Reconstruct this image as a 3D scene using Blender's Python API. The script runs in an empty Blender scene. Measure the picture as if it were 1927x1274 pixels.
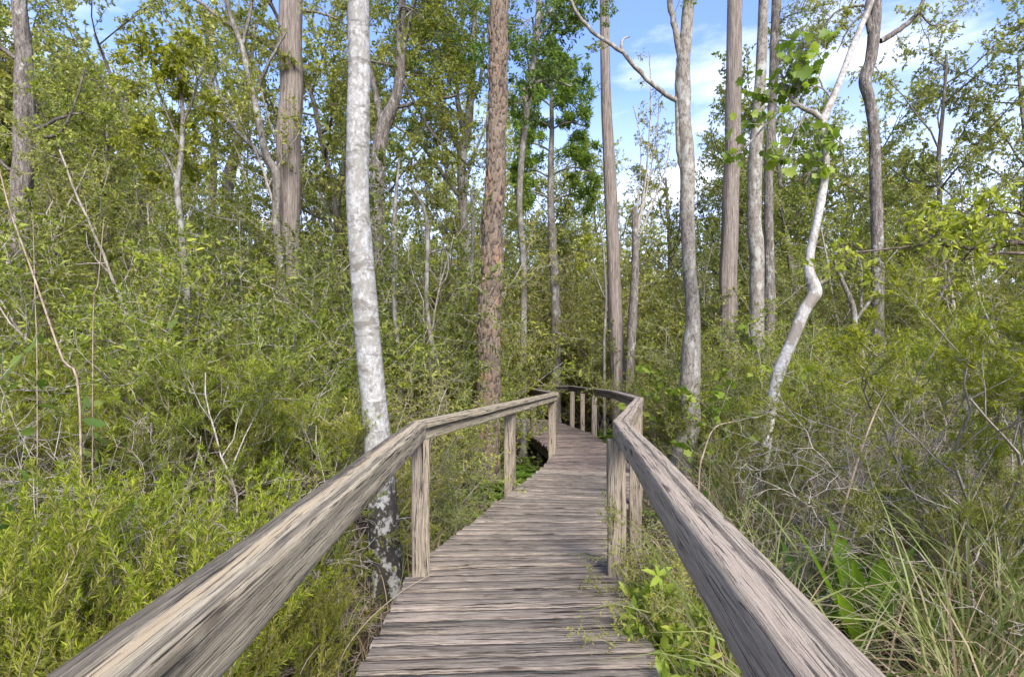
import bpy, math
import numpy as np
R = math.radians
scene = bpy.context.scene
COL = scene.collection

# ------------------------------------------------------------------ camera
FPX, CX, HY, CZ = 1030.0, 963.5, 701.0, 1.65      # focal length and horizon of the 1927 px wide photograph, eye height
cam_d = bpy.data.cameras.new('camera')
cam = bpy.data.objects.new('camera', cam_d); COL.objects.link(cam)
cam.location = (0, 0, CZ); cam.rotation_euler = (R(90), 0, 0)
cam_d.sensor_width = 36.0; cam_d.lens = 36.0 * FPX / 1927
cam_d.shift_y = (HY - 637) / 1927
cam_d.clip_start = 0.05; cam_d.clip_end = 2000
scene.camera = cam
# ------------------------------------------------------------------ sky and sun
SUN_EL, SUN_AZ = R(38), R(163)          # azimuth clockwise from +Y: behind the camera, a little to the right
SKY_STRENGTH, SUN_STRENGTH, EXPOSURE = 0.14, 2.6, 1.66
w = bpy.data.worlds.new('World'); scene.world = w; w.use_nodes = True
nt = w.node_tree; nt.nodes.clear()
def nn(nt, t, **kw):
    n = nt.nodes.new(t)
    for k, v in kw.items(): setattr(n, k, v)
    return n
sky = nn(nt, 'ShaderNodeTexSky', sky_type='NISHITA', sun_disc=False, sun_elevation=SUN_EL, sun_rotation=SUN_AZ)
sky.air_density = 1.0; sky.dust_density = 0.6; sky.ozone_density = 4.5
tc = nn(nt, 'ShaderNodeTexCoord')
mp = nn(nt, 'ShaderNodeMapping'); mp.inputs['Scale'].default_value = (1.0, 1.0, 3.2); mp.inputs['Location'].default_value = (0.35, 0.1, 0.3)
no = nn(nt, 'ShaderNodeTexNoise'); no.inputs['Scale'].default_value = 2.6; no.inputs['Detail'].default_value = 7; no.inputs['Roughness'].default_value = 0.55
rp = nn(nt, 'ShaderNodeValToRGB'); rp.color_ramp.elements[0].position = 0.53; rp.color_ramp.elements[1].position = 0.74
sp = nn(nt, 'ShaderNodeSeparateXYZ')
mr = nn(nt, 'ShaderNodeMapRange'); mr.inputs[1].default_value = 0.12; mr.inputs[2].default_value = 0.45; mr.inputs[3].default_value = 0.8; mr.inputs[4].default_value = 0.0
mx = nn(nt, 'ShaderNodeMath', operation='MAXIMUM'); mm = nn(nt, 'ShaderNodeMath', operation='MULTIPLY'); mm.inputs[1].default_value = 0.95
mix = nn(nt, 'ShaderNodeMixRGB'); mix.inputs[2].default_value = (4.0, 4.15, 4.6, 1)
bg = nn(nt, 'ShaderNodeBackground'); bg.inputs['Strength'].default_value = SKY_STRENGTH
out = nn(nt, 'ShaderNodeOutputWorld')
L = nt.links.new
L(tc.outputs['Generated'], mp.inputs[0]); L(mp.outputs[0], no.inputs['Vector']); L(no.outputs['Fac'], rp.inputs[0])
L(tc.outputs['Generated'], sp.inputs[0]); L(sp.outputs['Z'], mr.inputs[0])
L(rp.outputs[0], mx.inputs[0]); L(mr.outputs[0], mx.inputs[1]); L(mx.outputs[0], mm.inputs[0])
L(mm.outputs[0], mix.inputs[0]); tint = nn(nt, 'ShaderNodeMixRGB', blend_type='MULTIPLY'); tint.inputs[0].default_value = 1.0; tint.inputs[2].default_value = (0.96, 0.88, 1.0, 1); L(sky.outputs[0], tint.inputs[1]); L(tint.outputs[0], mix.inputs[1]); L(mix.outputs[0], bg.inputs['Color']); L(bg.outputs[0], out.inputs['Surface'])
sd = bpy.data.lights.new('sun', 'SUN'); sd.energy = SUN_STRENGTH; sd.angle = R(28); sd.color = (1.0, 0.95, 0.87)
so = bpy.data.objects.new('sun', sd); COL.objects.link(so)
so.rotation_euler = (math.pi/2 - SUN_EL, 0, math.pi - SUN_AZ)
so.location = (-5, -5, 20)
scene.view_settings.view_transform = 'Standard'; scene.view_settings.look = 'None'
scene.view_settings.exposure = EXPOSURE; scene.view_settings.gamma = 1.0; scene.view_settings.use_curve_mapping = False
scene.cycles.max_bounces = 9; scene.cycles.diffuse_bounces = 7; scene.cycles.transmission_bounces = 6
scene.cycles.caustics_reflective = False; scene.cycles.caustics_refractive = False

# ------------------------------------------------------------------ helpers
def at(px, py, Y): return np.array([(px - CX) / FPX * Y, Y, CZ - (py - HY) / FPX * Y])
def nrm(v):
    v = np.asarray(v, float); return v / np.maximum(np.linalg.norm(v, axis=-1, keepdims=True), 1e-9)
def mesh_from(name, V, F, mats, uv=None, smooth=False, midx=None, attr=None):
    V = np.asarray(V, np.float32); F = np.asarray(F, np.int32)
    me = bpy.data.meshes.new(name); n, k = F.shape
    me.vertices.add(len(V)); me.vertices.foreach_set('co', V.ravel())
    me.loops.add(n * k); me.loops.foreach_set('vertex_index', F.ravel())
    me.polygons.add(n); me.polygons.foreach_set('loop_start', np.arange(0, n * k, k, dtype=np.int32))
    me.polygons.foreach_set('loop_total', np.full(n, k, np.int32))
    if smooth: me.polygons.foreach_set('use_smooth', np.ones(n, bool))
    for m in (mats if isinstance(mats, (list, tuple)) else [mats]): me.materials.append(m)
    if midx is not None: me.polygons.foreach_set('material_index', np.asarray(midx, np.int32))
    if uv is not None:
        l = me.uv_layers.new(name='uv'); l.data.foreach_set('uv', np.asarray(uv, np.float32).ravel())
    if attr is not None:
        for an, av in attr.items():
            a = me.attributes.new(an, 'FLOAT', 'POINT'); a.data.foreach_set('value', np.asarray(av, np.float32))
    me.update(calc_edges=True); me.validate()
    return me
def link(name, me, parent=None, loc=None):
    o = bpy.data.objects.new(name, me); COL.objects.link(o)
    if parent is not None: o.parent = parent
    if loc is not None: o.location = loc
    return o
def tag(o, label=None, cat=None, group=None, kind=None):
    if label: o['label'] = label
    if cat: o['category'] = cat
    if group: o['group'] = group
    if kind: o['kind'] = kind
    return o
def thing(name, label, cat, loc=(0, 0, 0), group=None):
    return tag(link(name, None, None, [float(x) for x in loc]), label, cat, group)
def copy_tree(root):
    r = root.copy(); COL.objects.link(r)
    for ch in list(root.children):
        c = ch.copy(); COL.objects.link(c); c.parent = r
    return r
def local(V, root): return np.asarray(V, float) - np.array(root.location)
class Arr:                                          # collects vertex / face arrays
    def __init__(s): s.V = []; s.F = []; s.n = 0; s.UV = []
    def add(s, V, F, uv=None):
        s.V.append(np.asarray(V, float)); s.F.append(np.asarray(F) + s.n); s.n += len(V)
        if uv is not None: s.UV.append(np.asarray(uv, float).reshape(-1, 2))
    def get(s): return np.concatenate(s.V), np.concatenate(s.F)
    def uv(s): return np.concatenate(s.UV) if s.UV else None
def rotframes(P):
    T = np.gradient(P, axis=0); T = nrm(T)
    ref = np.array([0.0, 1, 0]) if abs(nrm(P[-1] - P[0])[2]) > 0.5 else np.array([0, 0, 1.0])
    A = nrm(np.cross(T, ref)); B = np.cross(T, A)
    return T, A, B
def tube(P, rad, k, disp=None, phase=0.0):
    P = np.asarray(P, float); n = len(P); T, A, B = rotframes(P)
    th = np.linspace(0, 2 * np.pi, k, endpoint=False) + phase
    rr = np.asarray(rad, float)[:, None] * np.ones((1, k))
    if disp is not None: rr = rr + disp
    V = P[:, None] + A[:, None] * (np.cos(th)[None, :, None] * rr[..., None]) + B[:, None] * (np.sin(th)[None, :, None] * rr[..., None])
    i = np.arange(n - 1)[:, None]; j = np.arange(k)[None, :]; j2 = (j + 1) % k
    F = np.stack([i * k + j, i * k + j2, (i + 1) * k + j2, (i + 1) * k + j], -1).reshape(-1, 4)
    return V.reshape(-1, 3), F
def smooth_path(pts, n):
    pts = np.asarray(pts, float); t = np.linspace(0, len(pts) - 1.0001, n); i = t.astype(int); f = (t - i)[:, None]
    e = np.concatenate([2 * pts[:1] - pts[1:2], pts, 2 * pts[-1:] - pts[-2:-1]])
    p0, p1, p2, p3 = e[i], e[i + 1], e[i + 2], e[i + 3]
    return 0.5 * (2 * p1 + (p2 - p0) * f + (2 * p0 - 5 * p1 + 4 * p2 - p3) * f**2 + (3 * p1 - p0 - 3 * p2 + p3) * f**3)
def vnoise(rng, n, cells):                          # smooth 1-d noise
    c = rng.normal(0, 1, cells + 3); x = np.linspace(0, cells, n); i = x.astype(int); f = x - i; f = f * f * (3 - 2 * f)
    return c[i] * (1 - f) + c[i + 1] * f
def noise2(rng, a, b, ca, cb, wrap=False):          # smooth 2-d noise on an a x b grid
    g = rng.normal(0, 1, (ca + 2, cb + 2))
    if wrap: g[:, cb] = g[:, 0]; g[:, cb + 1] = g[:, 1]
    x = np.linspace(0, ca, a); y = np.linspace(0, cb, b, endpoint=not wrap)
    i = x.astype(int); j = y.astype(int); f = x - i; h = y - j; f = f * f * (3 - 2 * f); h = h * h * (3 - 2 * h)
    f = f[:, None]; h = h[None, :]
    return (g[np.ix_(i, j)] * (1 - f) + g[np.ix_(i + 1, j)] * f) * (1 - h) + (g[np.ix_(i, j + 1)] * (1 - f) + g[np.ix_(i + 1, j + 1)] * f) * h

# ------------------------------------------------------------------ materials
class M:
    def __init__(s, name):
        s.m = bpy.data.materials.new(name); s.m.use_nodes = True; s.t = s.m.node_tree; s.t.nodes.clear()
        s.out = nn(s.t, 'ShaderNodeOutputMaterial'); s.b = nn(s.t, 'ShaderNodeBsdfPrincipled'); s.b.inputs['Roughness'].default_value = 0.85
        s.b.inputs['Specular IOR Level'].default_value = 0.25
        s.L(s.b.outputs[0], s.out.inputs['Surface'])
    def L(s, a, b): s.t.links.new(a, b)
    def n(s, t, **kw): return nn(s.t, t, **kw)
    def coord(s, kind='Object', scale=(1, 1, 1), loc=(0, 0, 0), src=None):
        mp = s.n('ShaderNodeMapping'); mp.inputs['Scale'].default_value = scale; mp.inputs['Location'].default_value = loc
        s.L(src if src is not None else s.n('ShaderNodeTexCoord').outputs[kind], mp.inputs[0]); return mp.outputs[0]
    def noise(s, vec, scale=1.0, detail=4, rough=0.55, dist=0.0):
        x = s.n('ShaderNodeTexNoise'); x.inputs['Scale'].default_value = scale; x.inputs['Detail'].default_value = detail
        x.inputs['Roughness'].default_value = rough; x.inputs['Distortion'].default_value = dist; s.L(vec, x.inputs['Vector']); return x.outputs['Fac']
    def ramp(s, fac, stops):
        r = s.n('ShaderNodeValToRGB'); e = r.color_ramp.elements
        while len(e) < len(stops): e.new(0.5)
        for i, (p, c) in enumerate(stops):
            e[i].position = p; e[i].color = (c, c, c, 1) if not isinstance(c, tuple) else (*c, 1)
        s.L(fac, r.inputs[0]); return r.outputs[0]
    def mix(s, fac, a, b, mode='MIX'):
        x = s.n('ShaderNodeMixRGB', blend_type=mode)
        for k, v in ((0, fac), (1, a), (2, b)):
            if isinstance(v, (int, float)): x.inputs[k].default_value = v if k == 0 else (v, v, v, 1)
            elif isinstance(v, tuple): x.inputs[k].default_value = (*v, 1)
            else: s.L(v, x.inputs[k])
        return x.outputs[0]
    def math(s, op, a, b=0.0):
        x = s.n('ShaderNodeMath', operation=op)
        for k, v in ((0, a), (1, b)):
            if isinstance(v, (int, float)): x.inputs[k].default_value = v
            else: s.L(v, x.inputs[k])
        return x.outputs[0]
    def bump(s, h, strength=0.6, dist=0.01):
        b = s.n('ShaderNodeBump'); b.inputs['Strength'].default_value = strength; b.inputs['Distance'].default_value = dist
        s.L(h, b.inputs['Height']); s.L(b.outputs[0], s.b.inputs['Normal'])
    def color(s, c):
        if isinstance(c, tuple): s.b.inputs['Base Color'].default_value = (*c, 1)
        else: s.L(c, s.b.inputs['Base Color'])

def wood_mat(name, pale, mid, dark, tint, vs=1.0, us=1.0, crack=0.40, stain=0.55, bump=0.8, stain_col=(0.045, 0.038, 0.03), bands=(), warp_amt=0.03, boards=0.0):
    """weathered timber: u runs along the grain, v across, both in metres (v restarts at each whole metre); bands: weathered streaks at a set v"""
    m = M(name); uv = m.n('ShaderNodeTexCoord').outputs['UV']
    warp = m.noise(m.coord(scale=(2.2 * us, 10, 1), src=uv), 1.0, 3, 0.55)      # knots and swirls bend the grain
    sx = m.n('ShaderNodeSeparateXYZ'); m.L(uv, sx.inputs[0])
    vv = m.math('ADD', sx.outputs[1], m.math('MULTIPLY', m.math('SUBTRACT', warp, 0.5), warp_amt))
    cb = m.n('ShaderNodeCombineXYZ'); m.L(sx.outputs[0], cb.inputs[0]); m.L(vv, cb.inputs[1]); g = cb.outputs[0]
    fine = m.noise(m.coord(scale=(6 * us, 330 * vs, 1), src=g), 1.0, 5, 0.65)
    band = m.noise(m.coord(scale=(1.1 * us, 40 * vs, 1), src=g), 1.0, 7, 0.68)
    crk = m.noise(m.coord(scale=(1.3 * us, 70 * vs, 1), loc=(3.1, 7.7, 0), src=g), 1.0, 6, 0.66)
    crk2 = m.noise(m.coord(scale=(3.0 * us, 190 * vs, 1), loc=(8.1, 1.7, 0), src=g), 1.0, 5, 0.66)
    blot = m.noise(m.coord(scale=(1.5, 11, 1), loc=(1.3, 4.1, 0), src=uv), 1.0, 6, 0.65)
    blot2 = m.noise(m.coord(scale=(13, 40, 1), loc=(5, 2, 0), src=uv), 1.0, 6, 0.7)
    c = m.ramp(band, [(0.27, dark), (0.41, mid), (0.54, pale), (0.7, tint)])
    c = m.mix(m.ramp(fine, [(0.40, 0.7), (0.50, 0.0)]), c, dark)
    c = m.mix(m.ramp(fine, [(0.53, 0.0), (0.64, 0.6)]), c, tuple(min(1, x * 1.25) for x in pale))
    c = m.mix(m.ramp(blot2, [(0.4, 0.0), (0.75, 0.5)]), c, tint)
    fv = m.math('FRACT', sx.outputs[1])
    for (pos, wd, amt, bc) in bands:
        f = m.math('SUBTRACT', 1.0, m.math('DIVIDE', m.math('ABSOLUTE', m.math('SUBTRACT', m.math('ADD', fv, m.math('MULTIPLY', m.math('SUBTRACT', blot, 0.5), 0.035)), pos)), wd))
        f = m.math('MULTIPLY', m.ramp(m.math('ADD', f, m.math('MULTIPLY', m.math('SUBTRACT', blot2, 0.5), 1.1)), [(0.15, 0.0), (0.5, 1.0)]), amt)
        c = m.mix(m.math('MULTIPLY', f, m.ramp(fine, [(0.3, 1.0), (0.7, 0.55)])), c, bc)
    ck = m.ramp(crk, [(crack - 0.035, 1.0), (crack + 0.01, 0.0)]); ck2 = m.ramp(crk2, [(0.40, 0.8), (0.425, 0.0)])
    c = m.mix(ck2, c, (0.05, 0.042, 0.035))
    c = m.mix(ck, c, (0.018, 0.015, 0.012))
    vo = m.n('ShaderNodeTexVoronoi'); vo.inputs['Scale'].default_value = 1.0; m.L(m.coord(scale=(3.4, 13, 1), loc=(2, 5, 0), src=uv), vo.inputs['Vector'])
    vs_ = m.n('ShaderNodeSeparateColor'); m.L(vo.outputs['Color'], vs_.inputs[0])
    kn = m.math('MULTIPLY', m.ramp(m.math('ADD', vo.outputs['Distance'], m.math('MULTIPLY', m.math('SUBTRACT', blot2, 0.5), 0.12)), [(0.09, 0.95), (0.16, 0.7), (0.22, 0.0)]), m.ramp(vs_.outputs[0], [(0.66, 0.0), (0.67, 1.0)]))
    c = m.mix(kn, c, (0.07, 0.048, 0.034))
    st = m.math('MULTIPLY', m.ramp(blot, [(stain, 0.0), (stain + 0.1, 0.8)]), m.ramp(blot2, [(0.38, 0.2), (0.55, 1.0)]))
    c = m.mix(st, c, stain_col)
    if boards:                                       # every board has weathered to its own shade
        gi = m.n('ShaderNodeNewGeometry').outputs['Random Per Island']
        c = m.mix(1.0, c, m.ramp(gi, [(0.0, (1 - boards, 1 - boards, 1 - boards)), (0.6, (1.0, 0.98, 0.96)), (1.0, (1 + boards * .8, 1 + boards * .72, 1 + boards * .7))]), 'MULTIPLY')
    m.color(c)
    h = m.math('SUBTRACT', m.math('MULTIPLY', m.math('ADD', fine, band), 0.5), m.math('ADD', ck, m.math('MULTIPLY', ck2, 0.6)))
    m.bump(h, bump, 0.008)
    m.b.inputs['Roughness'].default_value = 0.92
    return m.m
def leaf_mat(name, cols, trans=0.35, rough=0.6, hue=0.03, val=0.35):
    """cols: stops of the leaf colour; each leaf picks its own shade, each plant leans its own way"""
    m = M(name)
    gi = m.n('ShaderNodeNewGeometry').outputs['Random Per Island']
    oi = m.n('ShaderNodeObjectInfo').outputs['Random']
    c = m.ramp(gi, [(i / (len(cols) - 1), tuple(x)) for i, x in enumerate(cols)])
    hs = m.n('ShaderNodeHueSaturation'); m.L(c, hs.inputs['Color'])
    m.L(m.math('ADD', 0.5 - hue, m.math('MULTIPLY', oi, 2 * hue)), hs.inputs['Hue'])
    o2 = m.math('FRACT', m.math('MULTIPLY', oi, 7.31))
    m.L(m.math('ADD', 1 - val, m.math('MULTIPLY', o2, 2 * val)), hs.inputs['Value'])
    col = hs.outputs[0]
    m.color(col); m.b.inputs['Roughness'].default_value = rough; m.b.inputs['Specular IOR Level'].default_value = 0.22
    tr = m.n('ShaderNodeBsdfTranslucent')
    m.L(m.mix(1.0, col, (1.15, 1.2, 0.55), 'MULTIPLY'), tr.inputs['Color'])
    ms = m.n('ShaderNodeMixShader'); ms.inputs[0].default_value = trans
    m.L(m.b.outputs[0], ms.inputs[1]); m.L(tr.outputs[0], ms.inputs[2]); m.L(ms.outputs[0], m.out.inputs['Surface'])
    return m.m
def bark_mat(name, cols, sc=(14, 14, 2.2), lichen=None, lich_amt=0.6, bump=0.8, dist=0.02, detail=6):
    m = M(name); c0 = m.coord(scale=sc)
    a = m.noise(c0, 1.0, detail, 0.62, 0.4); b = m.noise(m.coord(scale=tuple(x * 3.1 for x in sc), loc=(5, 3, 1)), 1.0, 4, 0.6)
    c = m.ramp(a, [(0.30, cols[0]), (0.48, cols[1]), (0.68, cols[2])])
    c = m.mix(m.ramp(b, [(0.36, 0.7), (0.5, 0.0)]), c, tuple(x * 0.35 for x in cols[0]))
    if lichen:
        l = m.noise(m.coord(scale=(7, 7, 4), loc=(2, 9, 4)), 1.0, 6, 0.7)
        c = m.mix(m.ramp(l, [(lich_amt - 0.05, 0.0), (lich_amt + 0.04, 0.9)]), c, lichen)
    m.color(c); m.bump(m.math('ADD', a, m.math('MULTIPLY', b, 0.5)), bump, dist)
    m.b.inputs['Roughness'].default_value = 0.95
    return m.m

DK = (0.05, 0.041, 0.033)
RAIL_L = wood_mat('rail_timber_tan', (0.372, 0.317, 0.219), (0.270, 0.224, 0.152), (0.115, 0.092, 0.063), (0.404, 0.328, 0.210), us=1.15, crack=0.37, stain=0.58, bump=0.9, warp_amt=0.022, bands=((0.010, 0.022, 0.92, DK), (0.042, 0.014, 0.6, (0.435, 0.317, 0.180)), (0.074, 0.012, 0.7, DK)))
RAIL_R = wood_mat('rail_timber_pinkish', (0.349, 0.290, 0.213), (0.252, 0.203, 0.150), (0.113, 0.089, 0.066), (0.349, 0.274, 0.211), us=1.15, crack=0.37, stain=0.60, bump=0.9, warp_amt=0.022, bands=((0.052, 0.009, 0.85, DK), (0.02, 0.015, 0.4, (0.369, 0.290, 0.224))))
POST_W = wood_mat('post_timber', (0.305, 0.254, 0.188), (0.222, 0.181, 0.132), (0.099, 0.079, 0.056), (0.288, 0.233, 0.165), us=1.5, crack=0.40, stain=0.61, bump=1.0, warp_amt=0.02)
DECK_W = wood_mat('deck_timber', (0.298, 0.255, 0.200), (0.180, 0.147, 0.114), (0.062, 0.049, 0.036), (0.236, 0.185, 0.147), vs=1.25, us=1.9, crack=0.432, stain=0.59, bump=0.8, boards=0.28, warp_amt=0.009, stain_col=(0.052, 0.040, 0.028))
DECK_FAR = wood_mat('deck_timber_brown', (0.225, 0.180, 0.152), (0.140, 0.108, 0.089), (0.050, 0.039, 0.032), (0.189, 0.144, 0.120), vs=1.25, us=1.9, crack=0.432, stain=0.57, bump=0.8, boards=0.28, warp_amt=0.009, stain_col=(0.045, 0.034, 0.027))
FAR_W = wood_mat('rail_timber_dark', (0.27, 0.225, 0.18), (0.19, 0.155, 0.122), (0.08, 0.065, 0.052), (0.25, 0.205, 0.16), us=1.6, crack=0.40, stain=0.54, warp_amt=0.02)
def mk_pale_bark():
    m = M('pale_lichen_bark')
    a = m.noise(m.coord(scale=(8, 8, 8)), 1.0, 8, 0.7, 0.6)
    b = m.noise(m.coord(scale=(40, 40, 26), loc=(3, 1, 8)), 1.0, 5, 0.65)
    s = m.noise(m.coord(scale=(5, 5, 15), loc=(7, 2, 2)), 1.0, 5, 0.6)
    c = m.ramp(b, [(0.3, (0.14, 0.13, 0.11)), (0.46, (0.27, 0.26, 0.24)), (0.66, (0.40, 0.395, 0.37))])
    c = m.mix(m.ramp(a, [(0.49, 0.0), (0.56, 0.8)]), c, (0.21, 0.195, 0.165))
    c = m.mix(m.math('MULTIPLY', m.ramp(s, [(0.545, 0.0), (0.60, 0.9)]), m.ramp(a, [(0.42, 0.3), (0.5, 1.0)])), c, (0.14, 0.125, 0.105))
    # the foot, wet and mossy, is nearly black with white lichen spots
    sx = m.n('ShaderNodeSeparateXYZ'); m.L(m.n('ShaderNodeTexCoord').outputs['Object'], sx.inputs[0])
    zz = m.math('ADD', sx.outputs[2], m.math('MULTIPLY', m.math('SUBTRACT', a, 0.5), 1.3))
    foot = m.ramp(m.math('MULTIPLY', zz, 0.5), [(0.36, 1.0), (0.58, 0.0)])
    spots = m.ramp(m.noise(m.coord(scale=(16, 16, 12), loc=(4, 4, 1)), 1.0, 5, 0.7), [(0.52, 0.0), (0.6, 1.0)])
    fc = m.mix(spots, (0.04, 0.034, 0.027), (0.33, 0.32, 0.29))
    c = m.mix(foot, c, fc)
    m.color(c); m.bump(m.math('ADD', b, m.math('MULTIPLY', a, 0.6)), 0.7, 0.012); m.b.inputs['Roughness'].default_value = 0.9
    return m.m
B_PALE = mk_pale_bark()
def mk_white_bark():
    m = M('white_smooth_bark')
    a = m.noise(m.coord(scale=(5, 5, 3.4), loc=(1, 1, 1)), 1.0, 6, 0.65, 0.5); b = m.noise(m.coord(scale=(35, 35, 25)), 1.0, 5, 0.65)
    c = m.ramp(b, [(0.3, (0.2, 0.185, 0.16)), (0.5, (0.37, 0.35, 0.32)), (0.7, (0.5, 0.48, 0.45))])
    c = m.mix(m.ramp(a, [(0.51, 0.0), (0.57, 0.9)]), c, (0.20, 0.17, 0.135))
    m.color(c); m.bump(b, 0.6, 0.01); return m.m
B_WHITE = mk_white_bark()
def mk_pine_bark():
    m = M('pine_plate_bark')
    at_ = m.n('ShaderNodeAttribute', attribute_name='plate').outputs['Fac']; ed = m.n('ShaderNodeAttribute', attribute_name='edge').outputs['Fac']
    b = m.noise(m.coord(scale=(38, 38, 16)), 1.0, 6, 0.68); b2 = m.noise(m.coord(scale=(10, 10, 4), loc=(2, 2, 7)), 1.0, 4, 0.6)
    c = m.ramp(at_, [(0.0, (0.086, 0.065, 0.048)), (0.35, (0.129, 0.095, 0.069)), (0.6, (0.172, 0.116, 0.076)), (0.82, (0.146, 0.116, 0.090)), (1.0, (0.232, 0.129, 0.074))])
    c = m.mix(m.ramp(b, [(0.5, 0.0), (0.64, 0.6)]), c, (0.206, 0.176, 0.140))
    c = m.mix(m.ramp(b, [(0.32, 0.8), (0.44, 0.0)]), c, (0.060, 0.043, 0.033))
    c = m.mix(m.ramp(b2, [(0.55, 0.0), (0.68, 0.4)]), c, (0.215, 0.189, 0.152))
    c = m.mix(m.ramp(m.math('ADD', ed, m.math('MULTIPLY', m.math('SUBTRACT', b, 0.5), 0.5)), [(0.0, 1.0), (0.08, 0.8), (0.2, 0.0)]), c, (0.034, 0.027, 0.021))
    m.color(c); m.bump(b, 0.9, 0.012); m.b.inputs['Roughness'].default_value = 0.95; return m.m
B_PINE = mk_pine_bark()
B_CYP = bark_mat('fibrous_brown_bark', [(0.120, 0.093, 0.075), (0.215, 0.178, 0.149), (0.301, 0.264, 0.224)], sc=(34, 34, 1.6), bump=1.0, dist=0.03)
B_GREY = bark_mat('mottled_grey_bark', [(0.108, 0.089, 0.073), (0.198, 0.174, 0.142), (0.270, 0.245, 0.206)], sc=(16, 16, 7), lichen=(0.324, 0.316, 0.275), lich_amt=0.57, bump=0.7, dist=0.012)
B_DIM = bark_mat('dim_grey_bark', [(0.075, 0.062, 0.05), (0.15, 0.13, 0.108), (0.22, 0.198, 0.168)], sc=(18, 18, 7), lichen=(0.27, 0.265, 0.235), lich_amt=0.58, bump=0.6, dist=0.012)
B_ROUGH = bark_mat('rough_dark_bark', [(0.065, 0.053, 0.043), (0.15, 0.125, 0.105), (0.27, 0.245, 0.215)], sc=(28, 28, 6), lichen=(0.36, 0.35, 0.31), lich_amt=0.62, bump=1.0, dist=0.03)
B_TWIG = bark_mat('twig_bark', [(0.2, 0.165, 0.135), (0.32, 0.28, 0.235), (0.43, 0.39, 0.34)], sc=(25, 25, 8), bump=0.3)
B_DARKTWIG = bark_mat('dark_twig_bark', [(0.06, 0.045, 0.037), (0.12, 0.09, 0.072), (0.2, 0.165, 0.135)], sc=(25, 25, 8), bump=0.3)
B_GREYTWIG = bark_mat('bare_grey_twigs', [(0.17, 0.14, 0.115), (0.29, 0.25, 0.21), (0.4, 0.36, 0.31)], sc=(18, 18, 8), bump=0.3)
B_BRUSH = bark_mat('dry_brown_twigs', [(0.17, 0.115, 0.08), (0.28, 0.21, 0.155), (0.39, 0.315, 0.24)], sc=(18, 18, 8), bump=0.3)

LF_YG = leaf_mat('leaf_yellow_green', [(0.158, 0.189, 0.027), (0.261, 0.291, 0.036), (0.384, 0.400, 0.058)], 0.44, hue=0.015, val=0.22)
LF_MID = leaf_mat('leaf_mid_green', [(0.126, 0.154, 0.031), (0.216, 0.246, 0.042), (0.328, 0.344, 0.066)], 0.44, hue=0.015, val=0.25)
LF_OLIVE = leaf_mat('leaf_olive', [(0.137, 0.161, 0.036), (0.240, 0.255, 0.053), (0.341, 0.345, 0.075), (0.384, 0.333, 0.089)], 0.44, hue=0.012, val=0.25)
LF_SPRING = leaf_mat('leaf_spring', [(0.148, 0.177, 0.030), (0.253, 0.278, 0.040), (0.368, 0.374, 0.061), (0.389, 0.329, 0.085)], 0.44, hue=0.012, val=0.22)
LF_DARK = leaf_mat('leaf_deep_green', [(0.069, 0.120, 0.027), (0.133, 0.201, 0.039), (0.213, 0.284, 0.056)], 0.45, hue=0.012, val=0.2)
LF_FAR = leaf_mat('leaf_pale_canopy', [(0.192, 0.221, 0.065), (0.303, 0.321, 0.091), (0.435, 0.432, 0.139)], 0.45, hue=0.012, val=0.2)
LF_CYP = leaf_mat('leaf_feathery_green', [(0.121, 0.194, 0.033), (0.203, 0.300, 0.046), (0.284, 0.375, 0.066)], 0.48, hue=0.01, val=0.1)
LF_NEEDLE = leaf_mat('leaf_plume_green', [(0.183, 0.225, 0.022), (0.295, 0.340, 0.030), (0.417, 0.430, 0.044)], 0.42, hue=0.015, val=0.2)
LF_NEEDLE_O = leaf_mat('leaf_plume_gold', [(0.15, 0.158, 0.028), (0.235, 0.24, 0.035), (0.32, 0.31, 0.05)], 0.4, hue=0.012, val=0.2)
LF_STRAP = leaf_mat('leaf_strap', [(0.108, 0.214, 0.024), (0.179, 0.324, 0.034), (0.257, 0.413, 0.044)], 0.42, rough=0.4, hue=0.01, val=0.15)
LF_MAPLE = leaf_mat('leaf_maple', [(0.143, 0.206, 0.029), (0.215, 0.294, 0.039), (0.325, 0.375, 0.058)], 0.48, rough=0.45, hue=0.01, val=0.12)
LF_FERN = leaf_mat('leaf_fern', [(0.07, 0.14, 0.02), (0.13, 0.21, 0.03), (0.18, 0.26, 0.04)], 0.42, hue=0.01, val=0.15)
LF_GRASS = leaf_mat('blade_green', [(0.115, 0.145, 0.04), (0.175, 0.21, 0.06), (0.26, 0.285, 0.1), (0.3, 0.265, 0.13)], 0.35, hue=0.0, val=0.0)
LF_STRAW = leaf_mat('blade_straw', [(0.171, 0.112, 0.059), (0.297, 0.223, 0.137), (0.396, 0.326, 0.225), (0.216, 0.149, 0.093)], 0.2, rough=0.7, hue=0.0, val=0.0)
LF_LITTER = leaf_mat('leaf_litter', [(0.065, 0.045, 0.031), (0.149, 0.111, 0.075), (0.251, 0.192, 0.139), (0.317, 0.262, 0.191)], 0.1, rough=0.8, hue=0.0, val=0.0)
def mk_ground():
    m = M('swamp_soil'); a = m.noise(m.coord(scale=(0.600, 0.600, 0.600)), 1.0, 7, 0.65); b = m.noise(m.coord(scale=(18, 18, 18)), 1.0, 6, 0.7)
    c = m.ramp(b, [(0.3, (0.018, 0.014, 0.011)), (0.5, (0.055, 0.042, 0.031)), (0.7, (0.11, 0.088, 0.065))])
    c = m.mix(m.ramp(a, [(0.5, 0.0), (0.65, 0.6)]), c, (0.05, 0.065, 0.018))
    m.color(c); m.bump(b, 0.8, 0.04); return m.m
GROUND = mk_ground()

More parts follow.
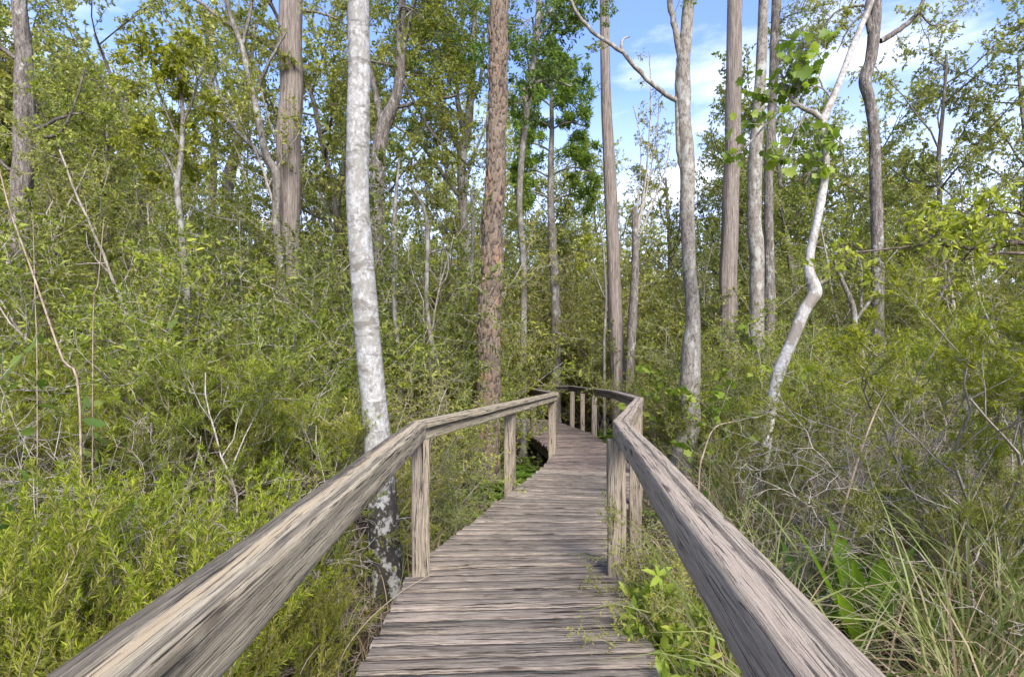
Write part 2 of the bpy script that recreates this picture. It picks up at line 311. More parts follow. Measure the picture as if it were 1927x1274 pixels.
# ------------------------------------------------------------------ the boardwalk's plan (metres; deck top z = DZ)
DZ = 0.45
S_L = [(-0.60, -1.6), (-0.62, 3.36), (0.37, 6.9), (0.64, 8.2), (0.30, 10.9), (-2.3, 13.3), (-6.0, 15.4)]
S_R = [(0.60, -1.6), (0.63, 3.44), (1.50, 6.62), (1.62, 8.6), (1.56, 10.9), (1.3, 12.9), (-4.6, 17.2)]
def walk_at(y):
    def f(S): return np.interp(y, [p[1] for p in S[:5]], [p[0] for p in S[:5]])
    return f(S_L), f(S_R)
def off_walk(x, y, m):
    if y > 14.5: return not (-6.5 < x < 2.5 and y < 17.5 + m * 0.3)
    a, b = walk_at(min(y, 11.5))
    if y > 10.9: a = min(a, 0.3 - (y - 10.9) * 1.2)
    return x < a - m or x > b + m
def ground_z(x, y):
    return 0.05 * np.sin(x * 1.3 + 0.7) * np.cos(y * 0.9) + 0.04 * np.sin(x * 0.47 - y * 0.6 + 2)

def build_ground():
    xs = np.concatenate([np.linspace(-400, -30, 12), np.linspace(-28, 28, 120), np.linspace(30, 400, 12)])
    ys = np.concatenate([np.linspace(-60, -4, 8), np.linspace(-3, 32, 110), np.linspace(36, 700, 14)])
    X, Y = np.meshgrid(xs, ys, indexing='ij'); rng = np.random.default_rng(3)
    Z = ground_z(X, Y) + rng.normal(0, 0.012, X.shape)
    n, k = X.shape; i = np.arange(n - 1)[:, None]; j = np.arange(k - 1)[None, :]
    F = np.stack([i * k + j, (i + 1) * k + j, (i + 1) * k + j + 1, i * k + j + 1], -1).reshape(-1, 4)
    tag(link('ground', mesh_from('ground', np.stack([X, Y, Z], -1).reshape(-1, 3), F, GROUND, smooth=True)), 'dark damp swamp soil under the thicket', None, None, 'structure')
build_ground()

# ------------------------------------------------------------------ timber
def beam(A, rng, p0, p1, w, h, n0=None, n1=None, seg=36, wear=0.0011, up=None):
    """a worn timber from p0 to p1 (centre of its top face), w wide, h high; n0 / n1: plan normals of mitred ends"""
    p0 = np.asarray(p0, float); p1 = np.asarray(p1, float); d = p1 - p0; Ln = np.linalg.norm(d); d = d / Ln
    up = np.array([0, 0, 1.0]) if up is None else np.asarray(up, float)
    s = nrm(np.cross(d, up)); upp = np.cross(s, d)
    c = min(w, h) * 0.07; a, b = w / 2, h
    nt_, ns = 9, 8                                  # points across top / side
    top = [(x, 0) for x in np.linspace(-a + c, a - c, nt_)]; rs = [(a, -y) for y in np.linspace(c, b - c, ns)]
    bt = [(x, -b) for x in np.linspace(a - c, -a + c, nt_)]; ls = [(-a, -y) for y in np.linspace(b - c, c, ns)]
    prof = np.array(top + rs + bt + ls); k = len(prof)
    per = np.concatenate([[0], np.cumsum(np.linalg.norm(np.diff(prof, axis=0), axis=1))])
    t = np.linspace(0, 1, seg + 1); n = len(t)
    groove = rng.normal(0, 1, k)[None, :] * (0.6 + 0.8 * rng.random((1, k))) * (1 + 0.5 * noise2(rng, n, k, max(4, seg // 5), k // 2))
    cen = prof.mean(0); pn = nrm(prof - cen)
    off = groove * wear + noise2(rng, n, k, max(3, seg // 8), 6) * wear * 1.3
    wob = vnoise(rng, n, 6) * wear * 1.2
    P = prof[None] + pn[None] * off[..., None]
    sl = np.zeros((n, k))
    V = p0 + d * (t[:, None, None] * Ln) + s * (P[..., 0:1] + wob[:, None, None]) + upp * P[..., 1:2]
    for (nv, pp, side) in ((n0, p0, 0), (n1, p1, 1)):   # mitre: slide along d onto the plane through pp
        if nv is None: continue
        nv = nrm(np.asarray([nv[0], nv[1], 0.0])); den = float(nv @ d)
        if abs(den) < 0.3: continue
        ws = (1 - t if side == 0 else t)[:, None] ** 1
        sh = -((V - pp) @ nv) / den
        ref = (t[:, None] * Ln if side == 0 else (t[:, None] - 1) * Ln)
        slide = sh + ref                             # shift so that the end row lies on the plane
        V = V + d * (slide * np.clip(1 - (np.abs(ref) / (3 * w)), 0, 1))[..., None]
    V = V.reshape(-1, 3)
    i = np.arange(n - 1)[:, None]; j = np.arange(k)[None, :]; j2 = (j + 1) % k
    F = np.stack([i * k + j, i * k + j2, (i + 1) * k + j2, (i + 1) * k + j], -1).reshape(-1, 4)
    u0, v0 = rng.random() * 50, float(rng.integers(1, 40))
    pe = np.concatenate([per, [per[-1] + c * 1.4]])
    uu = t * Ln + u0
    UV = np.stack([np.stack([np.broadcast_to(uu[i], (n-1, k)), np.broadcast_to(pe[j], (n-1, k))], -1), np.stack([np.broadcast_to(uu[i], (n-1, k)), np.broadcast_to(pe[j + 1], (n-1, k))], -1),
                   np.stack([np.broadcast_to(uu[i + 1], (n-1, k)), np.broadcast_to(pe[j + 1], (n-1, k))], -1), np.stack([np.broadcast_to(uu[i + 1], (n-1, k)), np.broadcast_to(pe[j], (n-1, k))], -1)], 2).reshape(-1, 2)
    UV[:, 1] += v0
    A.add(V, F, UV)
    for row in (0, n - 1):                          # end caps
        r = V[row * k:(row + 1) * k]; cc = r.mean(0)
        idx = np.arange(k); CV = np.concatenate([r, cc[None], cc[None]])
        CF = np.stack([idx, (idx + 1) % k, np.full(k, k), np.full(k, k + 1)], 1) if row else np.stack([(idx + 1) % k, idx, np.full(k, k), np.full(k, k + 1)], 1)
        cuv = np.stack([prof[:, 1] * 6 + u0, prof[:, 0] * 0.3 + v0], 1); cu = np.concatenate([cuv, cuv.mean(0)[None], cuv.mean(0)[None]])
        CV[k + 1] += 1e-5
        A.add(CV, CF, cu[CF].reshape(-1, 2))
    return A
def timber(name, parent, mat, rng, *a, **kw):
    A = Arr(); beam(A, rng, *a, **kw); V, F = A.get()
    return link(name, mesh_from(name, local(V, parent), F, mat, uv=A.uv(), smooth=False), parent)

def build_deck():
    rng = np.random.default_rng(11)
    root = thing('boardwalk', 'weathered grey plank boardwalk winding between two railings into the thicket', 'boardwalk', (0, 3, 0))
    # plank by plank between the left and right edge lines
    secs = [((-0.60, -1.6), (0.60, -1.6), (-0.62, 3.36), (0.63, 3.44)), ((-0.62, 3.36), (0.63, 3.44), (0.37, 6.9), (1.50, 6.62)),
            ((0.37, 6.9), (1.50, 6.62), (0.64, 8.2), (1.62, 8.4)), ((0.64, 8.2), (1.62, 8.4), (0.30, 10.9), (1.56, 10.9)),
            ((0.30, 10.9), (1.56, 10.9), (-2.3, 13.3), (1.0, 13.9)), ((-2.3, 13.3), (1.0, 13.9), (-6.0, 15.4), (-4.6, 17.2))]
    for si, (l0, r0, l1, r1) in enumerate(secs):
        A = Arr(); l0, r0, l1, r1 = [np.array(p) for p in (l0, r0, l1, r1)]
        Ln = (np.linalg.norm(l1 - l0) + np.linalg.norm(r1 - r0)) / 2; n = int(round(Ln / 0.118))
        edges = np.linspace(0, 1, n + 1)
        for i in range(n):
            g = 0.006 / Ln * (0.6 + rng.random())
            a, b = edges[i] + g, edges[i + 1] - g
            K = 40; zz = DZ + rng.normal(0, 0.0035)
            eL, eR = rng.normal(0.0, 0.012), rng.normal(0.0, 0.012)
            tt = np.linspace(0, 1, K)
            V = []
            ja = (rng.normal(0, 0.001, K) + vnoise(rng, K, 5) * 0.0012) / Ln; jb = (rng.normal(0, 0.001, K) + vnoise(rng, K, 5) * 0.0012) / Ln
            def row(s):
                L_ = l0 + (l1 - l0) * s[:, None]; R_ = r0 + (r1 - r0) * s[:, None]
                d = nrm(R_ - L_); Ls = L_ - d * eL; Rs = R_ + d * eR
                return Ls + (Rs - Ls) * tt[:, None]
            M_ = 5
            tilt = rng.normal(0, 0.0015)
            rows = []
            for q in range(M_):
                f = q / (M_ - 1); s = (a + ja) * (1 - f) + (b + jb) * f
                z = zz + tilt * (f - 0.5) + rng.normal(0, 0.0007, K) + vnoise(rng, K, 9) * 0.0006 - (0.004 if q in (0, M_ - 1) else 0)
                rows.append(np.column_stack([row(s), z]))
            bot0 = rows[0].copy(); bot0[:, 2] = zz - 0.038; bot1 = rows[-1].copy(); bot1[:, 2] = zz - 0.038
            rows = [bot0] + rows + [bot1]; nr = len(rows)
            Vp = np.concatenate(rows); ii = np.arange(nr - 1)[:, None]; jj = np.arange(K - 1)[None, :]
            Fp = np.stack([ii * K + jj, ii * K + jj + 1, (ii + 1) * K + jj + 1, (ii + 1) * K + jj], -1).reshape(-1, 4)
            wv = np.array([-0.038] + [0.118 * q / (M_ - 1) for q in range(M_)] + [0.156]) + rng.random() * 40
            wu = tt * 1.2 + rng.random() * 40
            uvp = np.stack([np.broadcast_to(wu[None, :], (nr, K)), np.broadcast_to(wv[:, None], (nr, K))], -1).reshape(-1, 2)
            A.add(Vp, Fp, uvp[Fp].reshape(-1, 2))
            for e in (0, K - 1):                     # plank ends
                r = np.array([x[e] for x in rows]); q = np.concatenate([r, ])
                F2 = np.array([[0, 1, 2, 6], [2, 3, 4, 6], [4, 5, 6, 2]]) if e == 0 else np.array([[6, 2, 1, 0], [6, 4, 3, 2], [2, 6, 5, 4]])
                u2 = np.stack([r[:, 2] * 3, wv], 1); A.add(r, F2[:2], u2[F2[:2]].reshape(-1, 2))
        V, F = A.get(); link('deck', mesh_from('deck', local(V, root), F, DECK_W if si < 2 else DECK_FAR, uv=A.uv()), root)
        for (p, q) in ((l0, l1), (r0, r1)):          # stringers under each edge
            ins = (r0 - l0) / np.linalg.norm(r0 - l0) * 0.07 * (1 if p is l0 else -1)
            timber('stringer', root, FAR_W, rng, [*(p + ins), DZ - 0.042], [*(q + ins), DZ - 0.042], 0.045, 0.19, seg=10)
    for (x, y) in ((-0.5, 0.6), (0.5, 0.6), (-0.5, 2.9), (0.5, 2.9), (-0.1, 5.1), (0.95, 5.0), (0.5, 7.6), (1.5, 7.6), (0.5, 10), (1.4, 10)):
        timber('pile', root, FAR_W, rng, [x, y, DZ - 0.24], [x, y, -0.3], 0.1, 0.1, seg=8, up=(0, 1, 0))
    return root
build_deck()

RH = 0.90
def rail_pts(P): return [np.array([x, y, DZ + RH + dz]) for x, y, dz in P]
def build_railing(label, P, posts, mats, rng, w=0.098, h=0.098, stacked=()):
    root = thing('railing', label, 'railing', (P[1][0], P[1][1], DZ))
    pts = rail_pts(P); ds = [nrm((pts[i + 1] - pts[i])[:2]) for i in range(len(pts) - 1)]
    for i in range(len(pts) - 1):
        n0 = ds[i] if i == 0 else nrm(ds[i - 1] + ds[i]); n1 = ds[i] if i == len(ds) - 1 else nrm(ds[i] + ds[i + 1])
        Ln = np.linalg.norm(pts[i + 1] - pts[i]); dd = np.append(ds[i], 0) * 0.003
        if i in stacked:
            up = np.array([0, 0, 0.0])
            timber('top_rail', root, mats[i], rng, pts[i] + dd, pts[i + 1] - dd, w + 0.014, 0.040, n0, n1, seg=int(Ln * 14))
            timber('under_rail', root, mats[i], rng, pts[i] + dd - [0, 0, 0.047], pts[i + 1] - dd - [0, 0, 0.047], w - 0.026, 0.072, n0, n1, seg=int(Ln * 14))
        else:
            timber('top_rail', root, mats[i], rng, pts[i] + dd, pts[i + 1] - dd, w, h, n0, n1, seg=int(Ln * 22))
    for (x, y, ang, pm, drop) in posts:
        c, s = math.cos(R(ang)), math.sin(R(ang))
        # beam with its long axis vertical: its "top face" is the side that looks along (-s, c)
        q = np.array([x, y, 0]) + np.array([-s, c, 0]) * 0.052
        timber('post', root, pm, rng, q + [0, 0, DZ + RH - drop], q + [0, 0, -0.2], 0.104, 0.104, seg=20, up=(-s, c, 0), wear=0.0012)
    return root
rgr = np.random.default_rng(21)
# top-of-rail centre lines, measured on the photograph
LB = at(205, 1274, 0.296 * FPX / 573)
build_railing('tan weathered railing with stacked rails left of the boardwalk beside the pale trunk',
    [(-0.35, -0.6, 0.0), (-0.575, 3.34, 0.0), (0.64, 8.2, 0.0), (0.27, 10.9, 0.0), (-2.3, 13.2, 0.0)],
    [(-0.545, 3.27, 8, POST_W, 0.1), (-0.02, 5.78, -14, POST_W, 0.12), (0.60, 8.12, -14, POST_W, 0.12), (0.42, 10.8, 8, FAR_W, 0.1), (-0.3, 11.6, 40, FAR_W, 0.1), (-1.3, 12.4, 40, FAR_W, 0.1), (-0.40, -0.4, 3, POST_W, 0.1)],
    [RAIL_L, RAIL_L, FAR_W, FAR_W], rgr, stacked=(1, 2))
build_railing('pinkish grey weathered railing right of the boardwalk with a sharp bend past the second post',
    [(0.188, -0.6, 0.0), (0.684, 3.43, 0.0), (1.52, 6.55, 0.0), (1.66, 9.0, 0.0), (1.33, 12.4, 0.0), (0.55, 13.7, 0.0)],
    [(0.622, 3.27, -6, POST_W, 0.1), (1.50, 6.5, -15, POST_W, 0.1), (1.13, 5.0, -15, POST_W, 0.1), (1.63, 10.9, 3, FAR_W, 0.1), (1.38, 12.6, 3, FAR_W, 0.1), (1.72, 13.4, 3, FAR_W, 0.1), (0.22, -0.4, -6, POST_W, 0.1)],
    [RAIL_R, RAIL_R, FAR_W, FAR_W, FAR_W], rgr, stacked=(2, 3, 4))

# ------------------------------------------------------------------ leaves and twigs
def perp(rng, d):
    r = rng.normal(0, 1, d.shape); return nrm(r - d * np.sum(r * d, -1, keepdims=True))
LEAF = {'diamond': (np.array([(0, 0, 0), (.42, -.5, .08), (1, 0, -.06), (.42, .5, .08)]), np.array([(0, 1, 2), (0, 2, 3)])),
        'oval': (np.array([(0, 0, 0), (.25, -.42, .05), (.65, -.42, .03), (1, 0, -.12), (.65, .42, .03), (.25, .42, .05), (.3, 0, 0), (.68, 0, -.03)]),
                 np.array([(0, 1, 6), (0, 6, 5), (1, 2, 7), (1, 7, 6), (6, 7, 4), (6, 4, 5), (2, 3, 7), (7, 3, 4)])),
        'needle': (np.array([(0, -.5, 0), (0, .5, 0), (1, 0, 0)]), np.array([(0, 1, 2)])),
        'tuft': (np.array([(0, 0, 0), (.5, -.5, .1), (1, 0, -.1), (.5, .5, .1)]), np.array([(0, 1, 2), (0, 2, 3)])),
        'maple': (np.array([(.42, 0, .02)] + [(.42 + .58 * rr * math.cos(R(q)), .60 * rr * math.sin(R(q)), -.10 * rr) for q, rr in
                  ((180, .72), (150, .80), (115, .98), (88, .70), (58, 1.05), (28, .66), (0, 1.0), (-28, .66), (-58, 1.05), (-88, .70), (-115, .98), (-150, .80))]),
                  np.array([(0, i, i + 1) for i in range(1, 12)] + [(0, 12, 1)]))}
def leaves(rng, pos, dr, ln, wr, shape='diamond', spread=0.5, droop=0.15, face_up=0.8, var=0.3):
    T, F = LEAF[shape]; N = len(pos)
    u = nrm(dr + rng.normal(0, spread, (N, 3)) + np.array([0, 0, -droop]))
    up = np.array([0, 0, 1.0]) * face_up + rng.normal(0, 0.6, (N, 3))
    s = nrm(np.cross(u, up)); n = np.cross(s, u)
    l = (ln * np.exp(rng.normal(0, var, N)))[:, None, None]; ww = l * wr
    V = pos[:, None] + u[:, None] * T[None, :, 0:1] * l + s[:, None] * T[None, :, 1:2] * ww + n[:, None] * T[None, :, 2:3] * l
    FF = F[None] + (np.arange(N) * len(T))[:, None, None]
    return V.reshape(-1, 3), FF.reshape(-1, 3)
class Plant:
    def __init__(s): s.lines = []; s.pos = []; s.dir = []
    def twig(s, P, rad): s.lines.append((np.asarray(P), np.asarray(rad)))
    def wood(s, min_k=3, big=0.02):
        A = Arr()
        for P, r in s.lines:
            k = 8 if r[0] > 0.045 else 5 if r[0] > big else min_k
            A.add(*tube(P, r, k))
        return A.get()
    def anchors(s): return np.array(s.pos), np.array(s.dir)
def grow(S, rng, p, d, Ln, r, lev, C):
    n = max(3, int(Ln / C['seg'][lev])); step = Ln / n
    P = [p]; D = [d]; wob = C['wob'][lev]; up = C['up'][lev]
    for i in range(n):
        d = nrm(d + rng.normal(0, wob, 3) + np.array([0, 0, up])); p = p + d * step; P.append(p); D.append(d)
    P = np.array(P); D = np.array(D); t = np.linspace(0, 1, n + 1)
    S.twig(P, r * (1 - C.get('taper', 0.7) * t))
    if lev < C['levels']:
        nb = C['nb'][lev]; nb = rng.integers(nb[0], nb[1] + 1)
        for k in range(nb):
            tt = C['t0'][lev] + (1 - C['t0'][lev]) * ((k + rng.random()) / nb); i = min(int(tt * n), n - 1); f = tt * n - i
            q = P[i] * (1 - f) + P[i + 1] * f; dd = D[i]
            a = R(C['ang'][lev]) * (0.6 + 0.8 * rng.random())
            nd = nrm(dd * math.cos(a) + perp(rng, dd) * math.sin(a))
            grow(S, rng, q, nd, Ln * C['lr'][lev] * (1.15 - 0.6 * tt) * (0.7 + 0.6 * rng.random()), max(r * (1 - 0.6 * tt) * C.get('rr', 0.55), C.get('rmin', 0.002)), lev + 1, C)
    if lev >= C['leaf_from']:
        m = max(1, int(Ln / C['ls'])); tt = np.clip((np.arange(m) + rng.random(m)) / m, 0.15, 1) * n
        i = np.minimum(tt.astype(int), n - 1); f = (tt - i)[:, None]
        q = P[i] * (1 - f) + P[i + 1] * f; dd = D[i]; pd = nrm(dd * C.get('fwd', 0.5) + perp(rng, dd))
        S.pos.extend(q); S.dir.extend(pd)
        e = C.get('end', 3)
        if e: S.pos.extend([P[-1]] * e); S.dir.extend(nrm(np.tile(D[-1], (e, 1)) * 0.9 + rng.normal(0, 0.6, (e, 3))))
def make_plant(name, rng, C, leaf, lmat, wmat, stems=1, height=2.0, lean=15, r0=0.02, spread_base=0.1, keep=1.0, wood_name='stems', leaf_name='foliage', hv=0.25):
    S = Plant()
    for k in range(stems):
        a = rng.random() * 2 * math.pi; b = R(lean) * math.sqrt(rng.random()) if stems > 1 else R(lean) * rng.random()
        p = np.array([math.cos(a), math.sin(a), 0]) * spread_base * rng.random() + [0, 0, -0.03]
        d = np.array([math.sin(b) * math.cos(a), math.sin(b) * math.sin(a), math.cos(b)])
        grow(S, rng, p, d, height * (1 - hv + 2 * hv * rng.random()) if stems > 1 else height, r0 * (0.7 + 0.6 * rng.random()), 0, C)
    wm = mesh_from(wood_name, *S.wood(), wmat, smooth=True); lm = None
    if leaf is not None:
        pos, dr = S.anchors()
        if keep < 1: s = rng.random(len(pos)) < keep; pos, dr = pos[s], dr[s]
        lm = mesh_from(leaf_name, *leaves(rng, pos, dr, **leaf), lmat)
    return (name, wm, lm, wood_name, leaf_name, np.zeros(3) if leaf is None else None)
class Kind:                                          # a kind of plant: a few prototypes, copied for every plant that stands in the picture
    def __init__(s, protos): s.p = protos; s.roots = [None] * len(protos); s.i = 0
    def put(s, x, y, rz, sc, label, cat, group=None, tilt=(0, 0), z=None, name=None, which=None):
        k = (s.i if which is None else which) % len(s.p); s.i += 1
        nm, wm, lm, wn, ln, _ = s.p[k]
        if s.roots[k] is None:
            r = link(name or nm, None)
            if wm is not None: link(wn, wm, r)
            if lm is not None: link(ln, lm, r)
            s.roots[k] = r
        else:
            r = copy_tree(s.roots[k]); r.name = name or nm
        r.location = (x, y, float(ground_z(x, y)) if z is None else z); r.rotation_euler = (tilt[0], tilt[1], rz)
        r.scale = (sc, sc, sc) if not isinstance(sc, tuple) else sc
        for q in ('label', 'category', 'group'):
            if q in r: del r[q]
        return tag(r, label, cat, group)

def RNG(s): return np.random.default_rng(s)
C_SHRUB = dict(levels=2, seg=[.18, .1, .07], wob=[.13, .2, .25], up=[.02, .05, .06], nb=[(9, 12), (6, 9)], ang=[55, 50], lr=[.42, .42], t0=[.2, .15], leaf_from=1, ls=.02, end=5, rr=.55, rmin=.0035)
C_DENSE = dict(levels=2, seg=[.18, .1, .06], wob=[.16, .22, .28], up=[.02, .03, .04], nb=[(11, 14), (8, 11)], ang=[60, 55], lr=[.4, .4], t0=[.12, .1], leaf_from=1, ls=.0155, end=3, rr=.55, rmin=.003)
C_SAP = dict(levels=3, seg=[.3, .16, .1, .08], wob=[.06, .15, .2, .2], up=[.04, .06, .04, .03], nb=[(13, 16), (5, 7), (4, 5)], ang=[55, 50, 45], lr=[.3, .45, .5], t0=[.22, .2, .2], leaf_from=2, ls=.022, end=4, rr=.5, rmin=.0045)
C_TREE = dict(levels=3, seg=[.5, .3, .2, .15], wob=[.05, .13, .18, .2], up=[.05, .07, .04, .02], nb=[(15, 19), (7, 9), (5, 6)], ang=[58, 50, 45], lr=[.36, .42, .5], t0=[.22, .2, .15], leaf_from=2, ls=.033, end=5, rr=.42, rmin=.007)
C_BARE = dict(levels=3, seg=[.14, .1, .07, .06], wob=[.22, .28, .3, .3], up=[0, -.02, -.03, -.03], nb=[(5, 8), (4, 6), (2, 4)], ang=[50, 50, 45], lr=[.6, .55, .5], t0=[.15, .15, .2], leaf_from=9, ls=1, rr=.6, rmin=.0028)
shrub = Kind([make_plant('leafy_shrub', RNG(100 + i), C_SHRUB, dict(ln=.046, wr=.36, shape='oval' if i < 2 else 'diamond', spread=.35, droop=.0), LF_YG if i < 2 else LF_MID, B_TWIG, stems=6, height=2.3, lean=30, r0=.014, spread_base=.2) for i in range(4)])
dense = Kind([make_plant('dense_shrub', RNG(200 + i), C_DENSE, dict(ln=.034, wr=.42, shape='diamond', spread=.5), [LF_OLIVE, LF_MID, LF_SPRING][i], B_TWIG, stems=7, height=2.2, lean=32, r0=.013, spread_base=.3) for i in range(3)])
sapl = Kind([make_plant('young_tree', RNG(300 + i), C_SAP, dict(ln=.051, wr=.42, shape='diamond', spread=.5, droop=.25), [LF_MID, LF_YG, LF_OLIVE, LF_MID][i], B_GREYTWIG if i % 2 else B_TWIG, stems=1, height=6.2, lean=8, r0=.045, wood_name='trunk', leaf_name='crown') for i in range(4)])
tree = Kind([make_plant('broadleaf_tree', RNG(400 + i), C_TREE, dict(ln=.088, wr=.5, shape='diamond', spread=.6, droop=.2), [LF_FAR, LF_MID, LF_FAR, LF_OLIVE][i], B_ROUGH, stems=1, height=10.5, lean=6, r0=.13, wood_name='trunk', leaf_name='crown') for i in range(4)])
bare = Kind([make_plant('bare_shrub', RNG(500 + i), C_BARE, None, None, [B_GREYTWIG, B_BRUSH, B_GREYTWIG][i], stems=9, height=1.5, lean=60, r0=.011, spread_base=.3) for i in range(3)])

def plume_plant(seed, mat, h=0.8, stems=26, wmat=B_BRUSH):
    rng = RNG(seed); S = Plant(); pos, dr = [], []
    for k in range(stems):
        a = rng.random() * 6.283; b = R(38) * rng.random() ** 0.6; p = np.array([math.cos(a), math.sin(a), 0]) * 0.28 * rng.random()
        d = np.array([math.sin(b) * math.cos(a), math.sin(b) * math.sin(a), math.cos(b)])
        C = dict(levels=1, seg=[.06, .05], wob=[.08, .1], up=[.03, .12], nb=[(6, 9)], ang=[38], lr=[.38], t0=[.3], leaf_from=0, ls=.0027, end=8, rr=.6, rmin=.0016, fwd=1.3)
        grow(S, rng, p, d, h * (0.6 + 0.6 * rng.random()), .004, 0, C)
    pos, dr = S.anchors(); z = pos[:, 2]; keep = rng.random(len(pos)) < np.clip((z - 0.12 * h) / (0.4 * h), 0.05, 1); pos, dr = pos[keep], dr[keep]
    V, F = leaves(rng, pos, dr, ln=.023, wr=.14, shape='diamond', spread=.2, droop=-.12, var=.25)
    return ('plume_shrub', mesh_from('stems', *S.wood(), wmat, smooth=True), mesh_from('foliage', V, F, mat), 'stems', 'foliage', None)
plume = Kind([plume_plant(600 + i, LF_NEEDLE if i < 3 else LF_NEEDLE_O) for i in range(4)])

def plume_tree(seed, mat):
    """soft needle-leaved bush on crooked bare branches"""
    rng = RNG(seed)
    C = dict(levels=3, seg=[.12, .1, .06, .05], wob=[.17, .2, .15, .1], up=[.02, .03, .08, .15], nb=[(5, 7), (5, 7), (6, 9)], ang=[45, 45, 35], lr=[.55, .5, .42], t0=[.4, .35, .25], leaf_from=2, ls=.0036, end=6, rr=.6, rmin=.002, fwd=1.3)
    S = Plant()
    for k in range(4):
        a = rng.random() * 6.283; b = R(22) * rng.random() + .08; d = np.array([math.sin(b) * math.cos(a), math.sin(b) * math.sin(a), math.cos(b)])
        grow(S, rng, np.array([math.cos(a), math.sin(a), 0]) * .08 - [0, 0, .02], d, 1.25 * (0.8 + .4 * rng.random()), .014, 0, C)
    pos, dr = S.anchors(); V, F = leaves(rng, pos, dr, ln=.024, wr=.11, shape='diamond', spread=.2, droop=-.1, var=.25)
    return ('needle_bush', mesh_from('stems', *S.wood(), B_TWIG, smooth=True), mesh_from('foliage', V, F, mat), 'stems', 'foliage', None)
needle = Kind([plume_tree(700 + i, [LF_NEEDLE, LF_NEEDLE_O][i % 2]) for i in range(3)])

def ribbon(rng, p, d, Ln, w, bend, n=7, fold=0.0, tipw=0.0):
    """one long blade bending over"""
    P = [p]; d = nrm(d); side = nrm(np.cross(d, [0, 0, 1.0]) + rng.normal(0, .15, 3)); out = np.array([d[0], d[1], 0.0]); out = nrm(out + 1e-6)
    for i in range(n - 1):
        d = nrm(d + (out * .6 + np.array([0, 0, -1.0])) * bend / n * (0.5 + i / n)); P.append(P[-1] + d * Ln / (n - 1))
    P = np.array(P); t = np.linspace(0, 1, n)
    ww = w * np.minimum(1, (0.5 + 2.5 * t)) * np.clip((1 - t) * 2.6, 0.03, 1)
    nrmv = nrm(np.cross(side, np.gradient(P, axis=0)))
    Lf = P - side * ww[:, None] / 2 + nrmv * fold * ww[:, None]; Rt = P + side * ww[:, None] / 2 + nrmv * fold * ww[:, None]
    if fold:
        V = np.concatenate([Lf, P, Rt]); i = np.arange(n - 1)
        F = np.concatenate([np.stack([i, i + 1, n + i + 1, n + i], 1), np.stack([n + i, n + i + 1, 2 * n + i + 1, 2 * n + i], 1)])
    else:
        V = np.concatenate([Lf, Rt]); i = np.arange(n - 1); F = np.stack([i, i + 1, n + i + 1, n + i], 1)
    return V, F
def strap_plant(seed, n=8, ln=.42, w=.066):
    rng = RNG(seed); A = Arr()
    for k in range(n):
        a = 6.283 * (k + rng.random() * .7) / n; b = R(6 + 30 * rng.random())
        d = np.array([math.sin(b) * math.cos(a), math.sin(b) * math.sin(a), math.cos(b)])
        # wide in the middle, pointed
        V, F = ribbon(rng, np.array([math.cos(a), math.sin(a), 0]) * .02, d, ln * (.7 + .5 * rng.random()), w * (.8 + .4 * rng.random()), .35, n=10, fold=.16)
        A.add(V, F)
    V, F = A.get(); return ('broad_leaf_plant', None, mesh_from('leaves', V, F, LF_STRAP, smooth=True), 'stems', 'leaves', None)
strap = Kind([strap_plant(800 + i) for i in range(3)])
def fern_plant(seed):
    rng = RNG(seed); S = Plant(); pos, dr, ll = [], [], []
    for k in range(13):
        a = 6.283 * (k + rng.random()) / 13; b = R(30 + 30 * rng.random()); d = np.array([math.sin(b) * math.cos(a), math.sin(b) * math.sin(a), math.cos(b)])
        Ln = .5 * (.7 + .5 * rng.random()); P = [np.zeros(3)]; out = nrm(np.array([d[0], d[1], 0]))
        for i in range(12): d = nrm(d + (out * .5 - np.array([0, 0, 1.])) * .085); P.append(P[-1] + d * Ln / 12)
        P = np.array(P); S.twig(P, .002 * np.linspace(1, .3, 13)); T = nrm(np.gradient(P, axis=0)); sd = nrm(np.cross(T, [0, 0, 1.]))
        for t in np.linspace(.12, .99, 26):
            i = min(int(t * 12), 11); q = P[i] + (P[i + 1] - P[i]) * (t * 12 - i)
            for sgn in (-1, 1): pos.append(q); dr.append(nrm(sd[i] * sgn + T[i] * .45)); ll.append(.11 * math.sin(math.pi * min(1, .2 + .85 * (1 - t))))
    pos, dr, ll = map(np.array, (pos, dr, ll)); V, F = leaves(rng, pos, dr, ln=1.0, wr=.2, shape='diamond', spread=.08, droop=.1, face_up=3, var=.0)
    n = 4; V = V.reshape(-1, n, 3); V = pos[:, None] + (V - pos[:, None]) * ll[:, None, None]
    return ('fern', mesh_from('stems', *S.wood(), LF_FERN), mesh_from('fronds', V.reshape(-1, 3), F, LF_FERN), 'stems', 'fronds', None)
fern = Kind([fern_plant(820 + i) for i in range(2)])

# ------------------------------------------------------------------ trees measured on the photograph
C_BOUGH = dict(levels=2, seg=[.16, .11, .08], wob=[.12, .18, .2], up=[.05, .04, .02], nb=[(6, 8), (4, 6)], ang=[50, 48], lr=[.5, .5], t0=[.2, .15], leaf_from=1, ls=.03, end=4, rr=.5, rmin=.0025)
LEAFSET = {'mid': (LF_MID, dict(ln=.047, wr=.48, spread=.6, droop=.3)), 'dark': (LF_DARK, dict(ln=.055, wr=.55, spread=.6, droop=.45)), 'yg': (LF_YG, dict(ln=.065, wr=.42, spread=.5, droop=.1)),
           'far': (LF_FAR, dict(ln=.1, wr=.5, spread=.6, droop=.2)), 'olive': (LF_OLIVE, dict(ln=.048, wr=.42, spread=.5, droop=.2)),
           'maple': (LF_MAPLE, dict(ln=.088, wr=.95, spread=.6, droop=.5, shape='maple', face_up=.6, var=.22)), 'cyp': (LF_CYP, dict(ln=.11, wr=.24, spread=.35, droop=.35))}
